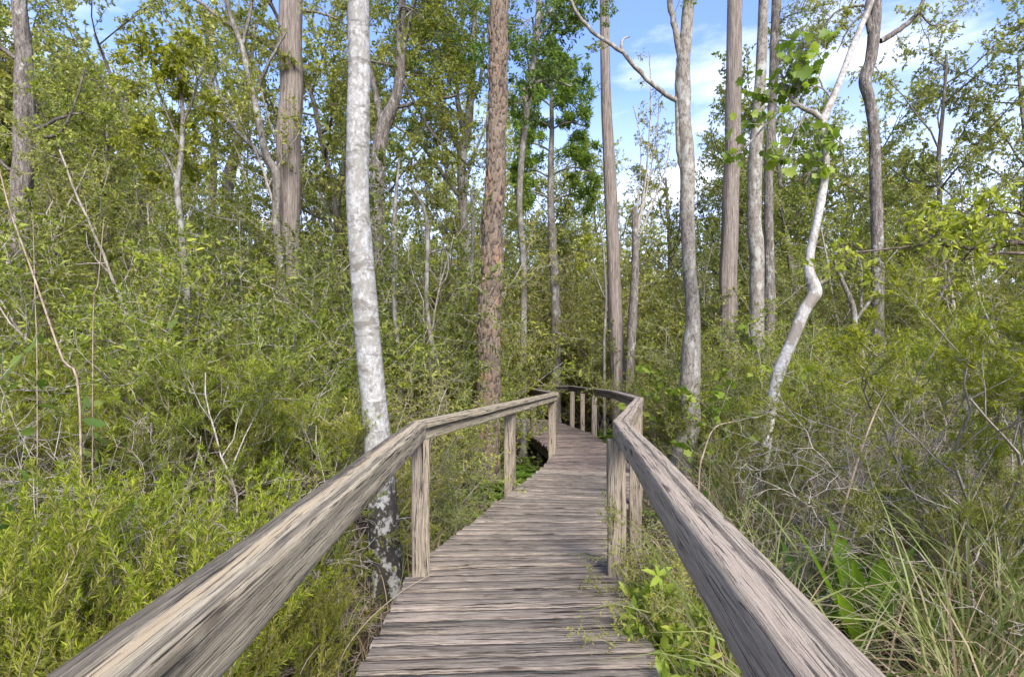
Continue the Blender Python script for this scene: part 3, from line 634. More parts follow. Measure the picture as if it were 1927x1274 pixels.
def plate_disp(rng, th, zz, r, cw, ch):
    """bark plates: returns displacement, plate shade and distance to the crack for every vertex of an n x k tube"""
    nc = max(8, int(round(2 * math.pi * r / cw))); nr = int(zz[-1] / ch) + 4
    jx = rng.random((nr + 4, nc)) * .8 - .4; jz = rng.random((nr + 4, nc)) * .9 - .45; sh = rng.random((nr + 4, nc))
    Z = (zz[:, None] / ch) * np.ones_like(th)[None]; X = (th[None] / (2 * math.pi) * nc) * np.ones_like(zz)[:, None]
    X = X + .28 * noise2(rng, len(zz), len(th), max(4, len(zz) // 3), 36, True); Z = Z + .3 * noise2(rng, len(zz), len(th), max(4, len(zz) // 3), 36, True)
    i0 = np.floor(Z).astype(int); j0 = np.floor(X).astype(int)
    d1 = np.full(Z.shape, 9.); d2 = np.full(Z.shape, 9.); s1 = np.zeros(Z.shape)
    for di in (-1, 0, 1):
        for dj in (-1, 0, 1):
            ii = np.clip(i0 + di, 0, nr + 3); jj = (j0 + dj) % nc
            cz = i0 + di + .5 + jz[ii, jj]; cx = j0 + dj + .5 + jx[ii, jj] + .5 * (ii % 2)
            d = np.maximum(np.abs(Z - cz), np.abs(X - cx)) * .65 + .35 * np.sqrt((Z - cz)**2 + (X - cx)**2); n1 = d < d1
            d2 = np.where(n1, d1, np.minimum(d2, d)); s1 = np.where(n1, sh[ii, jj], s1); d1 = np.where(n1, d, d1)
    e = d2 - d1; return np.clip(e / .35, 0, 1)**.7 * (.6 + .8 * s1), s1, e
def build_tree(name, label, pts, Y, mat, cat='tree', k=20, step=.07, top=None, rough=.04, rc=(9, 7), flare=.35, pine=False, group=None, seed=0, boughs=(), leaf='mid', twigmat=None, crown_n=0, crown_len=2.2, density=1.0, extra=(), base=None):
    """pts: (px, py, width px) from the foot up; boughs: branches as ([(px, py, w[, dY])...], leafy, sublen)"""
    rng = RNG(9000 + seed); twigmat = twigmat or mat
    P = [at(px, py, Y) for px, py, w in pts]; Rr = [w / 2 / FPX * Y for px, py, w in pts]
    gz = float(ground_z(P[0][0], Y))
    if P[0][2] > gz:
        b = P[0] + (P[0] - P[1]) * (.25 if len(P) > 1 else 0); b = base if base is not None else np.array([b[0], Y, gz]); P.insert(0, np.array([b[0], b[1], gz - .08])); Rr.insert(0, Rr[0] * (1.0 + flare * .4))
    else: P[0] = np.array([P[0][0], Y, gz - .08])
    if top and P[-1][2] < top:
        d = nrm(P[-1] - P[-2]) + [0, 0, .5]; d = d / d[2]; h = top - P[-1][2]
        P += [P[-1] + d * h * .5 + rng.normal(0, .05, 3) * [1, 1, 0], P[-1] + d * h]; Rr += [Rr[-1] * .75, Rr[-1] * .3]
    Ln = np.linalg.norm(np.diff(np.array(P), axis=0), axis=1).sum(); n = int(Ln / step) + 3
    q = np.concatenate([[0], np.cumsum(np.linalg.norm(np.diff(np.array(P), axis=0), axis=1))]); qs = np.linspace(0, q[-1], n)
    ti = np.interp(qs, q, np.arange(len(P))); PP = smooth_path(P, 400); path = np.stack([np.interp(ti, np.linspace(0, len(P) - 1.0001, 400), PP[:, c]) for c in range(3)], 1)
    rad = np.interp(qs, q, Rr); rad = rad * (1 + flare * np.exp(-(qs) / .22))
    path[:, :2] += np.stack([vnoise(rng, n, max(4, n // 14)), vnoise(rng, n, max(4, n // 14))], 1) * rad.mean() * .07
    th = np.linspace(0, 2 * math.pi, k, endpoint=False)
    root = thing(name, label, cat, (P[0][0], P[0][1], gz), group)
    nz = noise2(rng, n, k, max(4, int(Ln * rc[1] / 3)), rc[0], True); disp = nz * rough * rad[:, None]; attr = None
    ft = np.exp(-qs / .25)[:, None] * (.28 * np.sin(th * 5 + rng.random() * 6)[None] * rad[:, None]) * (flare / .35); disp = disp + ft
    if pine:
        dz, sh, e = plate_disp(rng, th, qs, rad.mean(), .07, .15); disp = disp + dz * .017 - .012; attr = dict(plate=sh.ravel(), edge=e.ravel())
    V, F = tube(path, rad, k, disp)
    link('trunk', mesh_from('trunk', local(V, root), F, mat, smooth=True, attr=attr), root)
    S = Plant(); lm, ls = LEAFSET[leaf]
    cuts = []
    for bg_ in boughs:
        cuts.append(len(S.lines))
        bp, leafy, sub = bg_[:3]
        BP = [at(b[0], b[1], Y + (b[3] if len(b) > 3 else 0)) for b in bp]; BR = [max(.003, b[2] / 2 / FPX * Y) for b in bp]
        m = max(6, int(np.linalg.norm(np.diff(np.array(BP), axis=0), axis=1).sum() / .1)); sp_ = smooth_path(BP, m); sp_ += rng.normal(0, .006, sp_.shape)
        S.twig(sp_, np.interp(np.linspace(0, 1, m), np.linspace(0, 1, len(BP)), BR))
        for i in range(int(leafy)):
            t = .3 + .7 * (i + rng.random()) / leafy; j = min(int(t * (m - 1)), m - 2); T = nrm(sp_[j + 1] - sp_[j])
            grow(S, rng, sp_[j], nrm(T * .6 + perp(rng, T)), sub * (.6 + .6 * rng.random()), .007, 0, C_BOUGH)
    cuts.append(len(S.lines))
    for i in range(crown_n):                        # boughs of the upper crown
        t = .5 + .5 * (i + rng.random()) / crown_n; j = min(int(t * n), n - 2)
        z0 = path[j][2]
        if z0 < CZ + (HY + 40) / FPX * Y: continue
        a = rng.random() * 6.283; grow(S, rng, path[j], nrm(np.array([math.cos(a), math.sin(a), .5])), crown_len * (1.2 - .5 * t), max(.02, rad[j] * .4), 0, dict(C_BOUGH, levels=3, seg=[.3, .2, .15, .1], wob=[.12] * 4, up=[.05] * 4, nb=[(6, 8), (4, 5), (3, 4)], ang=[50] * 3, lr=[.45, .5, .5], t0=[.3, .2, .2], leaf_from=2, ls=.09))
    for (px, py, dY, nsub, sub) in extra:           # leafy sprays hanging on a fine bough from the trunk
        e = at(px, py, Y + dY); j = int(np.argmin(np.abs(path[:, 2] - max(e[2] - .35 * abs(e[0] - np.interp(e[2], path[:, 2], path[:, 0])) , .5)))); s0 = path[j]
        mid = (s0 + e) / 2 + rng.normal(0, .12, 3) + [0, 0, .15]; sp_ = smooth_path([s0, mid, e], 14); S.twig(sp_, np.linspace(min(rad[j] * .45, .03), .005, 14))
        for i in range(nsub):
            jj = min(int((.4 + .6 * (i + rng.random()) / nsub) * 13), 12); T = nrm(sp_[jj + 1] - sp_[jj])
            grow(S, rng, sp_[jj], nrm(T * .5 + perp(rng, T)), sub * (.6 + .7 * rng.random()), .008, 0, C_BOUGH)
    all_lines = S.lines
    for c0, c1 in zip(cuts, cuts[1:] + [len(all_lines)]):
        S.lines = all_lines[c0:c1]
        if S.lines:
            nm = 'branch' if c1 <= cuts[-1] else 'branches'
            V, F = S.wood(big=.012); link(nm, mesh_from(nm, local(V, root), F, twigmat, smooth=True), root)
    if S.pos:
        pos, dr = S.anchors(); s = rng.random(len(pos)) < density
        V, F = leaves(rng, pos[s], dr[s], **ls); link('crown', mesh_from('crown', local(V, root), F, lm), root)
    return root

build_tree('pale_trunk_tree', 'pale whitish trunk with dark blotches rising straight behind the near left railing post', [(722, 1165, 66), (724, 1000, 56), (710, 830, 50), (703, 750, 46), (690, 600, 48), (676, 400, 43), (673, 200, 42), (675, 0, 40)], 3.95, B_PALE, k=40, step=.035, top=9, rough=.03, seed=1, crown_n=8, crown_len=1.8, leaf='dark', density=.6)
build_tree('pine_tree', 'tall straight pine with reddish plated bark just left of the railing', [(912, 915, 56), (914, 860, 52), (918, 750, 48), (921, 600, 45), (927, 450, 40), (933, 300, 37), (936, 150, 36), (939, 0, 35)], 8.0, B_PINE, k=84, step=.02, top=15, pine=True, seed=2, rough=.012, flare=.2, crown_n=6, crown_len=2, twigmat=B_ROUGH, leaf='dark', density=.4)
build_tree('cypress_tree', 'thick straight fibrous brown trunk deep in the thicket left of the pale trunk', [(540, 730, 58), (541, 560, 46), (543, 400, 44), (547, 200, 42), (548, 0, 41)], 9.5, B_CYP, k=44, step=.06, top=15, seed=3, rough=.05, rc=(16, 3), crown_n=7, leaf='mid', density=.5,
    boughs=[([(533, 105, 14), (500, 82, 12), (450, 58, 9), (410, 30, 7), (380, 8, 6), (330, -30, 3)], 5, .7), ([(558, 20, 8), (600, 25, 5), (645, 40, 3)], 3, .5)])
build_tree('vine_covered_stem', 'slender pale stem climbing against the left side of the thick brown trunk', [(545, 640, 14), (532, 520, 14), (520, 420, 15), (520, 330, 16), (500, 290, 13), (478, 190, 12), (458, 100, 11), (440, 50, 9), (425, 0, 8)], 9.0, B_DIM, k=12, top=9.5, seed=4, leaf='mid', density=.8,
    boughs=[([(512, 310, 9), (470, 270, 8), (440, 240, 8), (420, 215, 8), (410, 195, 7), (375, 180, 6), (345, 172, 4)], 6, .5), ([(478, 190, 7), (500, 130, 6), (540, 60, 3)], 4, .6), ([(455, 90, 7), (470, 30, 6), (475, -40, 4)], 3, .6)])
build_tree('rough_bark_tree', 'rough grey barked trunk at the far left edge of the view', [(50, 720, 44), (42, 560, 34), (38, 420, 30), (48, 250, 34), (43, 120, 28), (36, 0, 25)], 8.5, B_ROUGH, k=30, step=.06, top=11, seed=5, rough=.09, rc=(9, 9), crown_n=5, leaf='mid', density=.7,
    boughs=[([(52, 245, 10), (95, 258, 8), (130, 225, 5), (160, 130, 3)], 6, .6), ([(44, 260, 9), (110, 225, 6), (160, 210, 4)], 6, .6), ([(30, 110, 8), (0, 92, 8), (-40, 85, 6)], 4, .6), ([(46, 330, 9), (5, 310, 7), (-40, 250, 5)], 4, .6)])
build_tree('forked_tree', 'dark trunk forking into two limbs right behind the pale trunk', [(705, 700, 34), (706, 560, 29), (708, 420, 28), (711, 310, 28), (720, 245, 27), (742, 190, 21), (752, 140, 18), (755, 60, 16), (757, 0, 14)], 8.8, B_ROUGH, k=22, top=11, seed=6, rough=.08, leaf='mid', density=.85, crown_n=4,
    boughs=[([(718, 240, 12), (708, 180, 11), (690, 110, 9), (660, 40, 8), (648, -20, 6)], 7, .8), ([(752, 130, 9), (772, 40, 7), (790, -30, 5)], 6, .7), ([(735, 205, 9), (790, 193, 7), (860, 180, 4, -.4)], 8, .7), ([(757, 150, 6), (820, 260, 6), (880, 310, 4, .8)], 8, .6)],
    extra=[(640, 120, .6, 6, .7), (800, 90, .5, 8, .8), (850, 60, 1, 8, .8), (830, 180, 1, 8, .8), (780, 20, -.5, 7, .7)])
build_tree('oak_tree', 'slim leafy tree with crossing pale limbs just left of the pine', [(890, 640, 17), (880, 520, 17), (872, 420, 18), (870, 300, 17), (880, 230, 16), (890, 130, 12), (893, 40, 9), (895, -20, 8)], 11.5, B_DIM, k=14, top=11, seed=7, leaf='dark', density=.7, crown_n=5,
    boughs=[([(872, 300, 11), (840, 230, 9), (800, 190, 7), (760, 150, 5)], 8, .8), ([(875, 260, 10), (860, 180, 9), (868, 110, 7), (850, 30, 5)], 8, .8), ([(884, 200, 8), (905, 150, 7), (910, 60, 5)], 7, .8), ([(872, 380, 9), (835, 330, 8), (790, 270, 6), (740, 235, 4)], 6, .6)],
    extra=[(820, 60, 0, 9, .9), (760, 100, .6, 8, .8), (860, 150, -.5, 9, .8), (800, 230, .4, 7, .8), (905, 20, 0, 7, .8), (700, 60, 1, 8, .8)])
build_tree('maple_tree', 'leafy maple with drooping dark green sprays reaching in beside the pine top', [(985, 640, 13), (985, 500, 12), (978, 380, 12), (985, 260, 12), (1000, 150, 12), (1010, 60, 11), (1015, -10, 10)], 10.5, B_DIM, k=12, top=11.5, seed=8, leaf='dark', density=.5, crown_n=6,
    boughs=[([(985, 170, 8), (1030, 150, 6), (1075, 165, 4)], 5, .45)], extra=[(985, 60, -.5, 8, .6), (1040, 30, 0, 9, .6), (1100, 15, .4, 8, .55), (1160, 5, .2, 5, .4), (1010, 105, .3, 8, .55), (985, 130, -1, 7, .5), (1075, 60, .2, 7, .5), (975, 200, 0, 6, .5), (1060, 110, .5, 5, .4)])
build_tree('feathery_cypress', 'young feathery bright green cypress standing in the gap right of the pine', [(1045, 560, 18), (1040, 460, 16), (1036, 380, 13), (1038, 280, 10), (1038, 180, 7), (1038, 105, 4)], 15.5, B_DIM, k=12, seed=9, leaf='cyp', density=1.0,
    boughs=[([(1037, y, 4), (1037 + s * L_ * .5, y - 14, 3, d * .5), (1037 + s * L_, y - 6, 2, d)], nl, .55) for (y, s, L_, d, nl) in ((380, 1, 75, .8, 5), (375, -1, 70, -.5, 5), (330, 1, 78, -.6, 6), (335, -1, 66, .7, 6), (290, 1, 70, .6, 6), (285, -1, 64, -.8, 6), (245, 1, 66, .4, 7), (240, -1, 56, .6, 7), (205, 1, 58, -.7, 7), (200, -1, 46, -.2, 6), (165, 1, 48, .5, 7), (165, -1, 38, .4, 6), (130, 1, 34, -.4, 6), (130, -1, 24, .3, 5))])
build_tree('snag_trunk_tree', 'straight bare brownish trunk standing behind the far bend of the railing', [(1166, 800, 31), (1164, 720, 28), (1158, 600, 26), (1154, 470, 25), (1148, 350, 23), (1141, 200, 20), (1138, 60, 18), (1138, 0, 17)], 13.0, B_CYP, k=28, top=14, seed=10, rough=.04, rc=(12, 3), crown_n=5, leaf='mid', density=.5)
build_tree('broken_snag', 'thin grey snag with a broken top right of the straight brownish trunk', [(1183, 780, 20), (1186, 690, 17), (1192, 580, 16), (1195, 470, 13), (1194, 400, 11), (1193, 388, 4)], 12.6, B_ROUGH, k=12, seed=11, flare=.2, rough=.08, boughs=[([(1196, 450, 5), (1212, 360, 4), (1222, 250, 3), (1224, 170, 2), (1222, 95, 2)], 5, .4), ([(1200, 440, 4), (1225, 320, 3), (1238, 230, 2), (1240, 190, 2)], 5, .35), ([(1205, 440, 4), (1245, 340, 3), (1262, 270, 2)], 5, .35), ([(1196, 430, 3), (1206, 280, 2), (1192, 200, 2)], 4, .3)], density=.12, leaf='yg', twigmat=B_TWIG)
build_tree('twin_stem_tree', 'pale mottled tree whose twin stems fork high up just right of the walk bend', [(1277, 895, 44), (1287, 850, 42), (1302, 790, 34), (1297, 740, 36), (1300, 660, 36), (1303, 600, 27), (1297, 500, 25), (1294, 400, 25), (1292, 300, 27), (1287, 200, 27), (1287, 120, 25), (1292, 60, 22), (1297, 0, 20)], 8.2, B_GREY, k=28, step=.05, top=11, seed=12, rough=.06, crown_n=4, leaf='mid', density=.5,
    boughs=[([(1284, 330, 8), (1277, 280, 10), (1276, 180, 12), (1279, 110, 14)], 0, 0), ([(1282, 120, 13), (1270, 50, 12), (1260, 0, 11), (1252, -60, 9)], 2, .5), ([(1276, 192, 10), (1235, 165, 9), (1195, 125, 9), (1165, 95, 8), (1120, 65, 7), (1090, 30, 7), (1073, 0, 6), (1050, -50, 4)], 2, .4), ([(1170, 98, 6), (1170, 82, 6), (1176, 72, 4), (1186, 70, 2)], 0, 0)])
build_tree('straight_cypress', 'tall straight stringy barked brown trunk just right of the twin stemmed tree', [(1368, 700, 34), (1371, 560, 31), (1375, 430, 30), (1378, 300, 29), (1381, 150, 28), (1383, 0, 27)], 13.0, B_CYP, k=32, top=16, seed=13, rough=.05, rc=(14, 3), crown_n=6, leaf='mid', density=.5)
build_tree('grey_trunk_tree', 'smooth grey trunk with a swelling halfway up beside the stringy brown trunk', [(1426, 740, 28), (1425, 640, 25), (1426, 520, 27), (1424, 460, 27), (1419, 420, 25), (1420, 330, 25), (1427, 220, 22), (1434, 100, 19), (1437, 0, 17)], 10.5, B_GREY, k=24, top=13, seed=14, rough=.05, crown_n=5, leaf='mid', density=.5)
build_tree('dark_slim_tree', 'slim darker trunk standing close behind the smooth grey trunk', [(1448, 700, 20), (1448, 560, 18), (1446, 420, 17), (1447, 300, 16), (1452, 200, 15), (1458, 60, 17), (1461, 0, 17)], 12.5, B_ROUGH, k=16, top=13, seed=15, rough=.07, crown_n=5, leaf='mid', density=.6, extra=[(1500, 60, 0, 7, .7), (1545, 110, .6, 7, .7), (1520, 20, -.4, 7, .7)])
build_tree('crooked_white_tree', 'crooked white barked tree zigzagging up right of the walk with big maple leaves', [(1424, 985, 34), (1428, 930, 26), (1436, 870, 22), (1447, 790, 20), (1457, 735, 20), (1466, 700, 22), (1482, 660, 20), (1500, 617, 20), (1516, 580, 21), (1533, 552, 24), (1529, 534, 22), (1522, 508, 17), (1525, 470, 15), (1535, 425, 15), (1544, 380, 15), (1552, 335, 13), (1554, 290, 13), (1551, 258, 14), (1549, 228, 15), (1566, 188, 13), (1582, 150, 12), (1603, 92, 11), (1622, 45, 10), (1640, 0, 9)], 6.1, B_WHITE, k=24, step=.035, top=7.5, seed=16, rough=.05, leaf='maple', density=.05, twigmat=B_GREY,
    boughs=[([(1547, 226, 12), (1528, 210, 10), (1502, 200, 9), (1486, 180, 7), (1476, 155, 6), (1468, 135, 4)], 7, .5), ([(1500, 200, 6), (1470, 205, 5), (1440, 235, 4), (1400, 280, 3)], 6, .35), ([(1566, 188, 4), (1545, 160, 4), (1535, 140, 2)], 5, .45), ([(1520, 207, 4), (1500, 240, 3), (1475, 300, 2)], 6, .4), ([(1546, 250, 4), (1530, 285, 3), (1520, 330, 2)], 4, .35), ([(1524, 540, 12), (1540, 534, 9), (1555, 528, 7)], 0, 0)])
build_tree('crooked_dark_tree', 'dark crooked trunk with a bend near the top against blue sky on the right', [(1650, 720, 26), (1651, 600, 23), (1651, 450, 20), (1648, 350, 19), (1645, 260, 18), (1638, 200, 18), (1629, 152, 21), (1640, 112, 19), (1645, 60, 21), (1650, 0, 16)], 11.5, B_ROUGH, k=24, top=11, seed=17, rough=.08, rc=(9, 10), leaf='olive', density=.8, crown_n=3,
    boughs=[([(1656, 78, 10), (1680, 65, 10), (1705, 48, 9), (1728, 22, 8), (1742, -10, 6)], 2, .5), ([(1638, 60, 12), (1632, 20, 11), (1640, -20, 9)], 3, .6), ([(1728, 22, 4), (1760, 50, 3), (1800, 40, 2)], 4, .6), ([(1634, 18, 6), (1600, 50, 4), (1575, 100, 2)], 5, .6), ([(1625, 10, 5), (1580, 20, 4), (1540, 60, 3)], 6, .7)])
build_tree('reaching_branch_tree', 'slender tree at the right edge reaching a long level branch across the view', [(2000, 900, 34), (1990, 700, 30), (1975, 520, 26), (1980, 350, 22), (1995, 180, 18)], 4.6, B_DARKTWIG, k=14, top=4.6, seed=18, leaf='yg', density=.2,
    boughs=[([(1978, 455, 12), (1927, 456, 10), (1870, 464, 9), (1820, 468, 8), (1770, 458, 7), (1720, 462, 5), (1650, 470, 4), (1560, 478, 2)], 9, .34), ([(1985, 470, 8), (1927, 478, 7), (1880, 476, 5), (1800, 490, 3), (1740, 505, 2)], 6, .3), ([(1975, 430, 8), (1900, 400, 5), (1830, 415, 3), (1770, 430, 2)], 8, .3)])
# slim stems between the big trunks
SL = [('thin pale sapling with a forking top in the thicket right of the far left trunk', [(352, 560, 12), (347, 500, 11), (340, 410, 10), (335, 350, 11), (342, 290, 9), (344, 220, 8), (338, 150, 6), (340, 60, 4)], 7.2, B_DIM, [([(336, 345, 6), (315, 300, 5), (290, 270, 3)], 5, .5), ([(343, 240, 5), (365, 180, 4), (390, 90, 2)], 6, .5), ([(342, 280, 4), (300, 180, 3), (280, 100, 2)], 7, .5)], 'yg', .9),
      ('leaning grey trunk of medium girth seen through leaves left of the thick brown trunk', [(420, 520, 24), (425, 400, 22), (432, 330, 21), (447, 280, 18), (457, 210, 14), (468, 140, 9), (480, 40, 5)], 13.0, B_DIM, [([(450, 260, 8), (420, 200, 6), (400, 120, 3)], 6, .8), ([(460, 200, 6), (500, 140, 4), (510, 60, 2)], 6, .8)], 'mid', .8),
      ('slim grey trunk rising alone in the leaves halfway between the two left trunks', [(398, 560, 18), (399, 420, 15), (402, 300, 13), (403, 220, 11), (395, 120, 9), (398, 20, 7)], 14.0, B_DIM, [([(400, 250, 6), (360, 180, 4), (330, 80, 2)], 6, .8), ([(399, 150, 6), (440, 80, 4), (450, 0, 2)], 6, .8)], 'mid', .8),
      ('wavy thin grey stem just right of the pale trunk', [(752, 720, 11), (748, 640, 9), (741, 560, 9), (743, 480, 9), (742, 420, 9), (746, 360, 6), (752, 300, 4)], 6.8, B_DIM, [([(744, 400, 3), (725, 350, 3), (705, 330, 2)], 4, .35)], 'mid', .7),
      ('wavy whitish stem midway between the pale trunk and the pine', [(830, 740, 9), (812, 640, 9), (803, 560, 8), (805, 460, 8), (800, 400, 7), (780, 360, 4), (765, 340, 3)], 7.2, B_DIM, [([(804, 480, 4), (840, 470, 4), (842, 520, 3), (815, 550, 2)], 0, 0)], 'mid', .7),
      ('bent grey stem leaning up close against the left of the pine', [(872, 760, 10), (880, 650, 9), (874, 600, 9), (884, 540, 8), (890, 440, 7), (888, 360, 5)], 9.2, B_DIM, [([(886, 500, 3), (860, 440, 3), (850, 400, 2)], 5, .4)], 'mid', .8),
      ('thin straight pale stem standing above the far end of the walk', [(1137, 745, 6), (1137, 640, 5), (1140, 560, 5), (1136, 480, 4), (1130, 420, 3)], 12.0, B_DIM, [([(1138, 560, 3), (1110, 500, 2), (1095, 470, 2)], 5, .4)], 'yg', .6),
      ('forked bare brown stem in the undergrowth left of the dark crooked trunk', [(1625, 700, 12), (1612, 640, 11), (1606, 580, 10), (1590, 540, 8), (1570, 490, 6)], 8.0, B_DIM, [([(1612, 600, 7), (1640, 560, 6), (1665, 500, 4), (1690, 470, 2)], 0, 0), ([(1618, 580, 5), (1622, 520, 4), (1612, 470, 3)], 3, .3)], 'mid', .5)]
for i, (lb, pts, Y, mt, bo, lf, dn) in enumerate(SL):
    build_tree('slender_tree', lb, pts, Y, mt, k=10, seed=40 + i, boughs=bo, leaf=lf, density=dn, flare=.15, rough=.05)

# ------------------------------------------------------------------ the thicket
rp = RNG(77)
SHOW = [(700, 3.95, 1130, 75), (920, 8.0, 880, 45), (542, 9.5, 545, 40), (520, 9.0, 420, 25), (708, 8.8, 430, 25), (1160, 13, 750, 35), (1190, 12.6, 700, 25), (1298, 8.2, 850, 40), (1373, 13, 640, 30), (1423, 10.5, 690, 30), (1448, 12.5, 590, 25), (1462, 6.1, 790, 40),
        (1515, 6.1, 700, 40), (1651, 11.5, 650, 35), (40, 8.5, 540, 45), (340, 7.2, 540, 20), (742, 6.8, 700, 20), (806, 7.2, 680, 20), (430, 13, 350, 25), (1610, 8, 660, 25), (1038, 15.5, 400, 60), (1425, 6.1, 960, 20), (985, 11, 420, 20), (880, 11.5, 400, 20), (1020, 11, 800, 50), (1140, 11, 800, 65)]
def fits(x, Y, h, hw):
    """keeps low plants from growing in front of the trunks and the far end of the walk"""
    px = CX + x / Y * FPX; wpx = hw / Y * FPX; py = HY - (h - CZ) / Y * FPX
    return not any(Y < Ys - .2 and abs(px - p) < wq + wpx and py < pv for p, Ys, pv, wq in SHOW)
def scatter(kind, n, pxr, yr, sc, label, cat, group, margin=.5, name=None, tilt=.06, tries=60, mind=.35, flat=1.0, hh=None):
    done = []
    for _ in range(n * tries):
        if len(done) >= n: break
        Y = yr[0] + (yr[1] - yr[0]) * rp.random(); px = pxr[0] + (pxr[1] - pxr[0]) * rp.random(); x = (px - CX) / FPX * Y
        s = sc[0] + (sc[1] - sc[0]) * rp.random()
        if hh:
            while s > sc[0] * .45 and not fits(x, Y, hh[0] * s, hh[1] * s): s *= .85
            if not fits(x, Y, hh[0] * s, hh[1] * s): continue
        if not off_walk(x, Y, margin * s) or any((x - a)**2 + (Y - b)**2 < (mind * s)**2 for a, b in done): continue
        done.append((x, Y)); kind.put(x, Y, rp.random() * 6.283, (s, s, s * flat), label, cat, group, (rp.normal(0, tilt), rp.normal(0, tilt)), name=name)
# far wood
scatter(tree, 20, (-250, 900), (18, 32), (.85, 1.25), 'distant broadleaf tree closing the view far behind the left side of the thicket', 'tree', 'distant trees behind the left thicket', mind=1.6)
scatter(tree, 17, (880, 1370), (21, 36), (.6, .95), 'distant low broadleaf tree beyond the end of the boardwalk', 'tree', 'distant trees beyond the boardwalk', mind=1.6)
scatter(tree, 16, (1370, 2200), (19, 34), (.8, 1.15), 'distant broadleaf tree closing the view far behind the right side of the thicket', 'tree', 'distant trees behind the right thicket', mind=1.6)
for (px, Y, s, lb) in ((1790, 15.5, .98, 'large pale green leafy tree right of the dark crooked trunk'), (1905, 13.5, .95, 'large leafy tree at the right edge whose crown tops out against the sky'), (1700, 18, .9, 'leafy tree showing low between the dark crooked trunk and the large pale green tree'),
                       (1345, 19, .95, 'leafy tree rising behind the straight stringy brown trunk'), (1530, 17, 1.0, 'leafy tree behind the crooked white tree with sky around its top')):
    tree.put((px - CX) / FPX * Y, Y, rp.random() * 6, s, lb, 'tree', None, which=0 if px > 1600 else None)
scatter(tree, 12, (-150, 900), (12.5, 18), (.85, 1.05), 'sparse leafy tree with sky showing through above the left thicket', 'tree', 'sparse trees above the left thicket', mind=1.5)
# middle storey
scatter(sapl, 30, (-120, 920), (7.5, 14), (.8, 1.3), 'slender leafy young tree standing among the shrubs left of the boardwalk', 'tree', 'young trees left of the boardwalk', margin=1.5, mind=.9, hh=(6.0, 1.0))
scatter(sapl, 7, (940, 1350), (14, 22), (.55, .8), 'slender leafy young tree standing beyond the far end of the boardwalk', 'tree', 'young trees beyond the boardwalk', margin=1.5, mind=.9, hh=(6.0, 1.0))
scatter(sapl, 20, (1360, 2050), (8.5, 16), (.65, 1.05), 'slender leafy young tree standing among the shrubs right of the boardwalk', 'tree', 'young trees right of the boardwalk', margin=1.5, mind=.9, hh=(6.0, 1.0))
scatter(dense, 14, (-100, 820), (13, 20), (2.0, 3.0), 'tall dense shrub deep in the left thicket', 'shrub', 'tall shrubs deep in the left thicket', margin=.8)
scatter(dense, 14, (1380, 2050), (13, 20), (1.8, 2.6), 'tall dense shrub deep in the right thicket', 'shrub', 'tall shrubs deep in the right thicket', margin=.8)
scatter(dense, 26, (-100, 930), (6.5, 15), (1.2, 1.9), 'dense small leaved olive shrub in the thicket left of the boardwalk', 'shrub', 'olive shrubs left of the boardwalk', margin=1.0, hh=(2.2, 0.75))
scatter(dense, 16, (900, 1330), (12.5, 20), (1.3, 2.0), 'dense small leaved olive shrub beyond the far railing', 'shrub', 'olive shrubs beyond the far railing', margin=1.0, hh=(2.2, 0.75))
scatter(dense, 24, (1230, 2050), (7.5, 16), (1.1, 1.7), 'dense small leaved olive shrub in the thicket right of the boardwalk', 'shrub', 'olive shrubs right of the boardwalk', margin=1.0, hh=(2.2, 0.75))
scatter(shrub, 22, (-80, 900), (5.5, 12), (1.1, 1.75), 'yellow green leafy shrub in the thicket left of the boardwalk', 'shrub', 'yellow green shrubs left of the boardwalk', margin=1.0, hh=(2.3, 0.75))
scatter(dense, 16, (820, 1300), (17, 25), (2.0, 2.9), 'tall dense shrub closing the low gaps far beyond the boardwalk', 'shrub', 'tall shrubs far beyond the boardwalk', margin=.8)
scatter(shrub, 10, (930, 1330), (12.5, 19), (1.0, 1.7), 'leafy bright shrub crowding the far end of the boardwalk', 'shrub', 'bright shrubs beyond the far railing', margin=1.0, hh=(2.3, 0.75))
scatter(shrub, 16, (1290, 2050), (6.5, 14), (.9, 1.5), 'yellow green leafy shrub in the thicket right of the boardwalk', 'shrub', 'yellow green shrubs right of the boardwalk', margin=1.0, hh=(2.3, 0.75))
scatter(shrub, 6, (780, 870), (8.5, 11), (.75, .95), 'bright leafy shrub between the pine and the far railing', 'shrub', 'shrubs between the pine and the far railing', margin=1.35, hh=(2.3, 0.75))
# tangle of bare brush, near
scatter(bare, 30, (-60, 700), (3.2, 7), (.7, 1.3), 'tangled bare grey brush among the green undergrowth left of the boardwalk', 'shrub', 'bare brush left of the boardwalk', margin=1.05, flat=.8, hh=(1.2, 0.8))
scatter(bare, 16, (1320, 2050), (3.2, 9), (.7, 1.25), 'tangled bare grey brush among the grass right of the boardwalk', 'shrub', 'bare brush right of the boardwalk', margin=.7, flat=.85, hh=(1.2, 0.8))
scatter(needle, 28, (-120, 640), (3.6, 6.2), (.85, 1.25), 'soft needle leaved bush on bare branches left of the near railing', 'shrub', 'needle bushes left of the near railing', margin=.75, name='needle_bush', hh=(1.5, 0.6))
scatter(plume, 28, (-160, 560), (1.6, 3.3), (.75, 1.3), 'bright yellow green feathery plume plant low beside the near left railing', 'plant', 'plume plants beside the near left railing', margin=.7, mind=.28, hh=(0.9, 0.35))
scatter(dense, 6, (600, 900), (4.6, 7.5), (.5, .8), 'low olive shrub behind the stacked left railing near the pale trunk', 'shrub', 'low shrubs behind the stacked left railing', margin=.9, hh=(2.2, 0.75))
scatter(bare, 9, (-60, 480), (1.9, 3.6), (.4, .6), 'small dry brown brush poking up between the plume plants', 'shrub', 'dry brush between the plume plants', margin=.8)
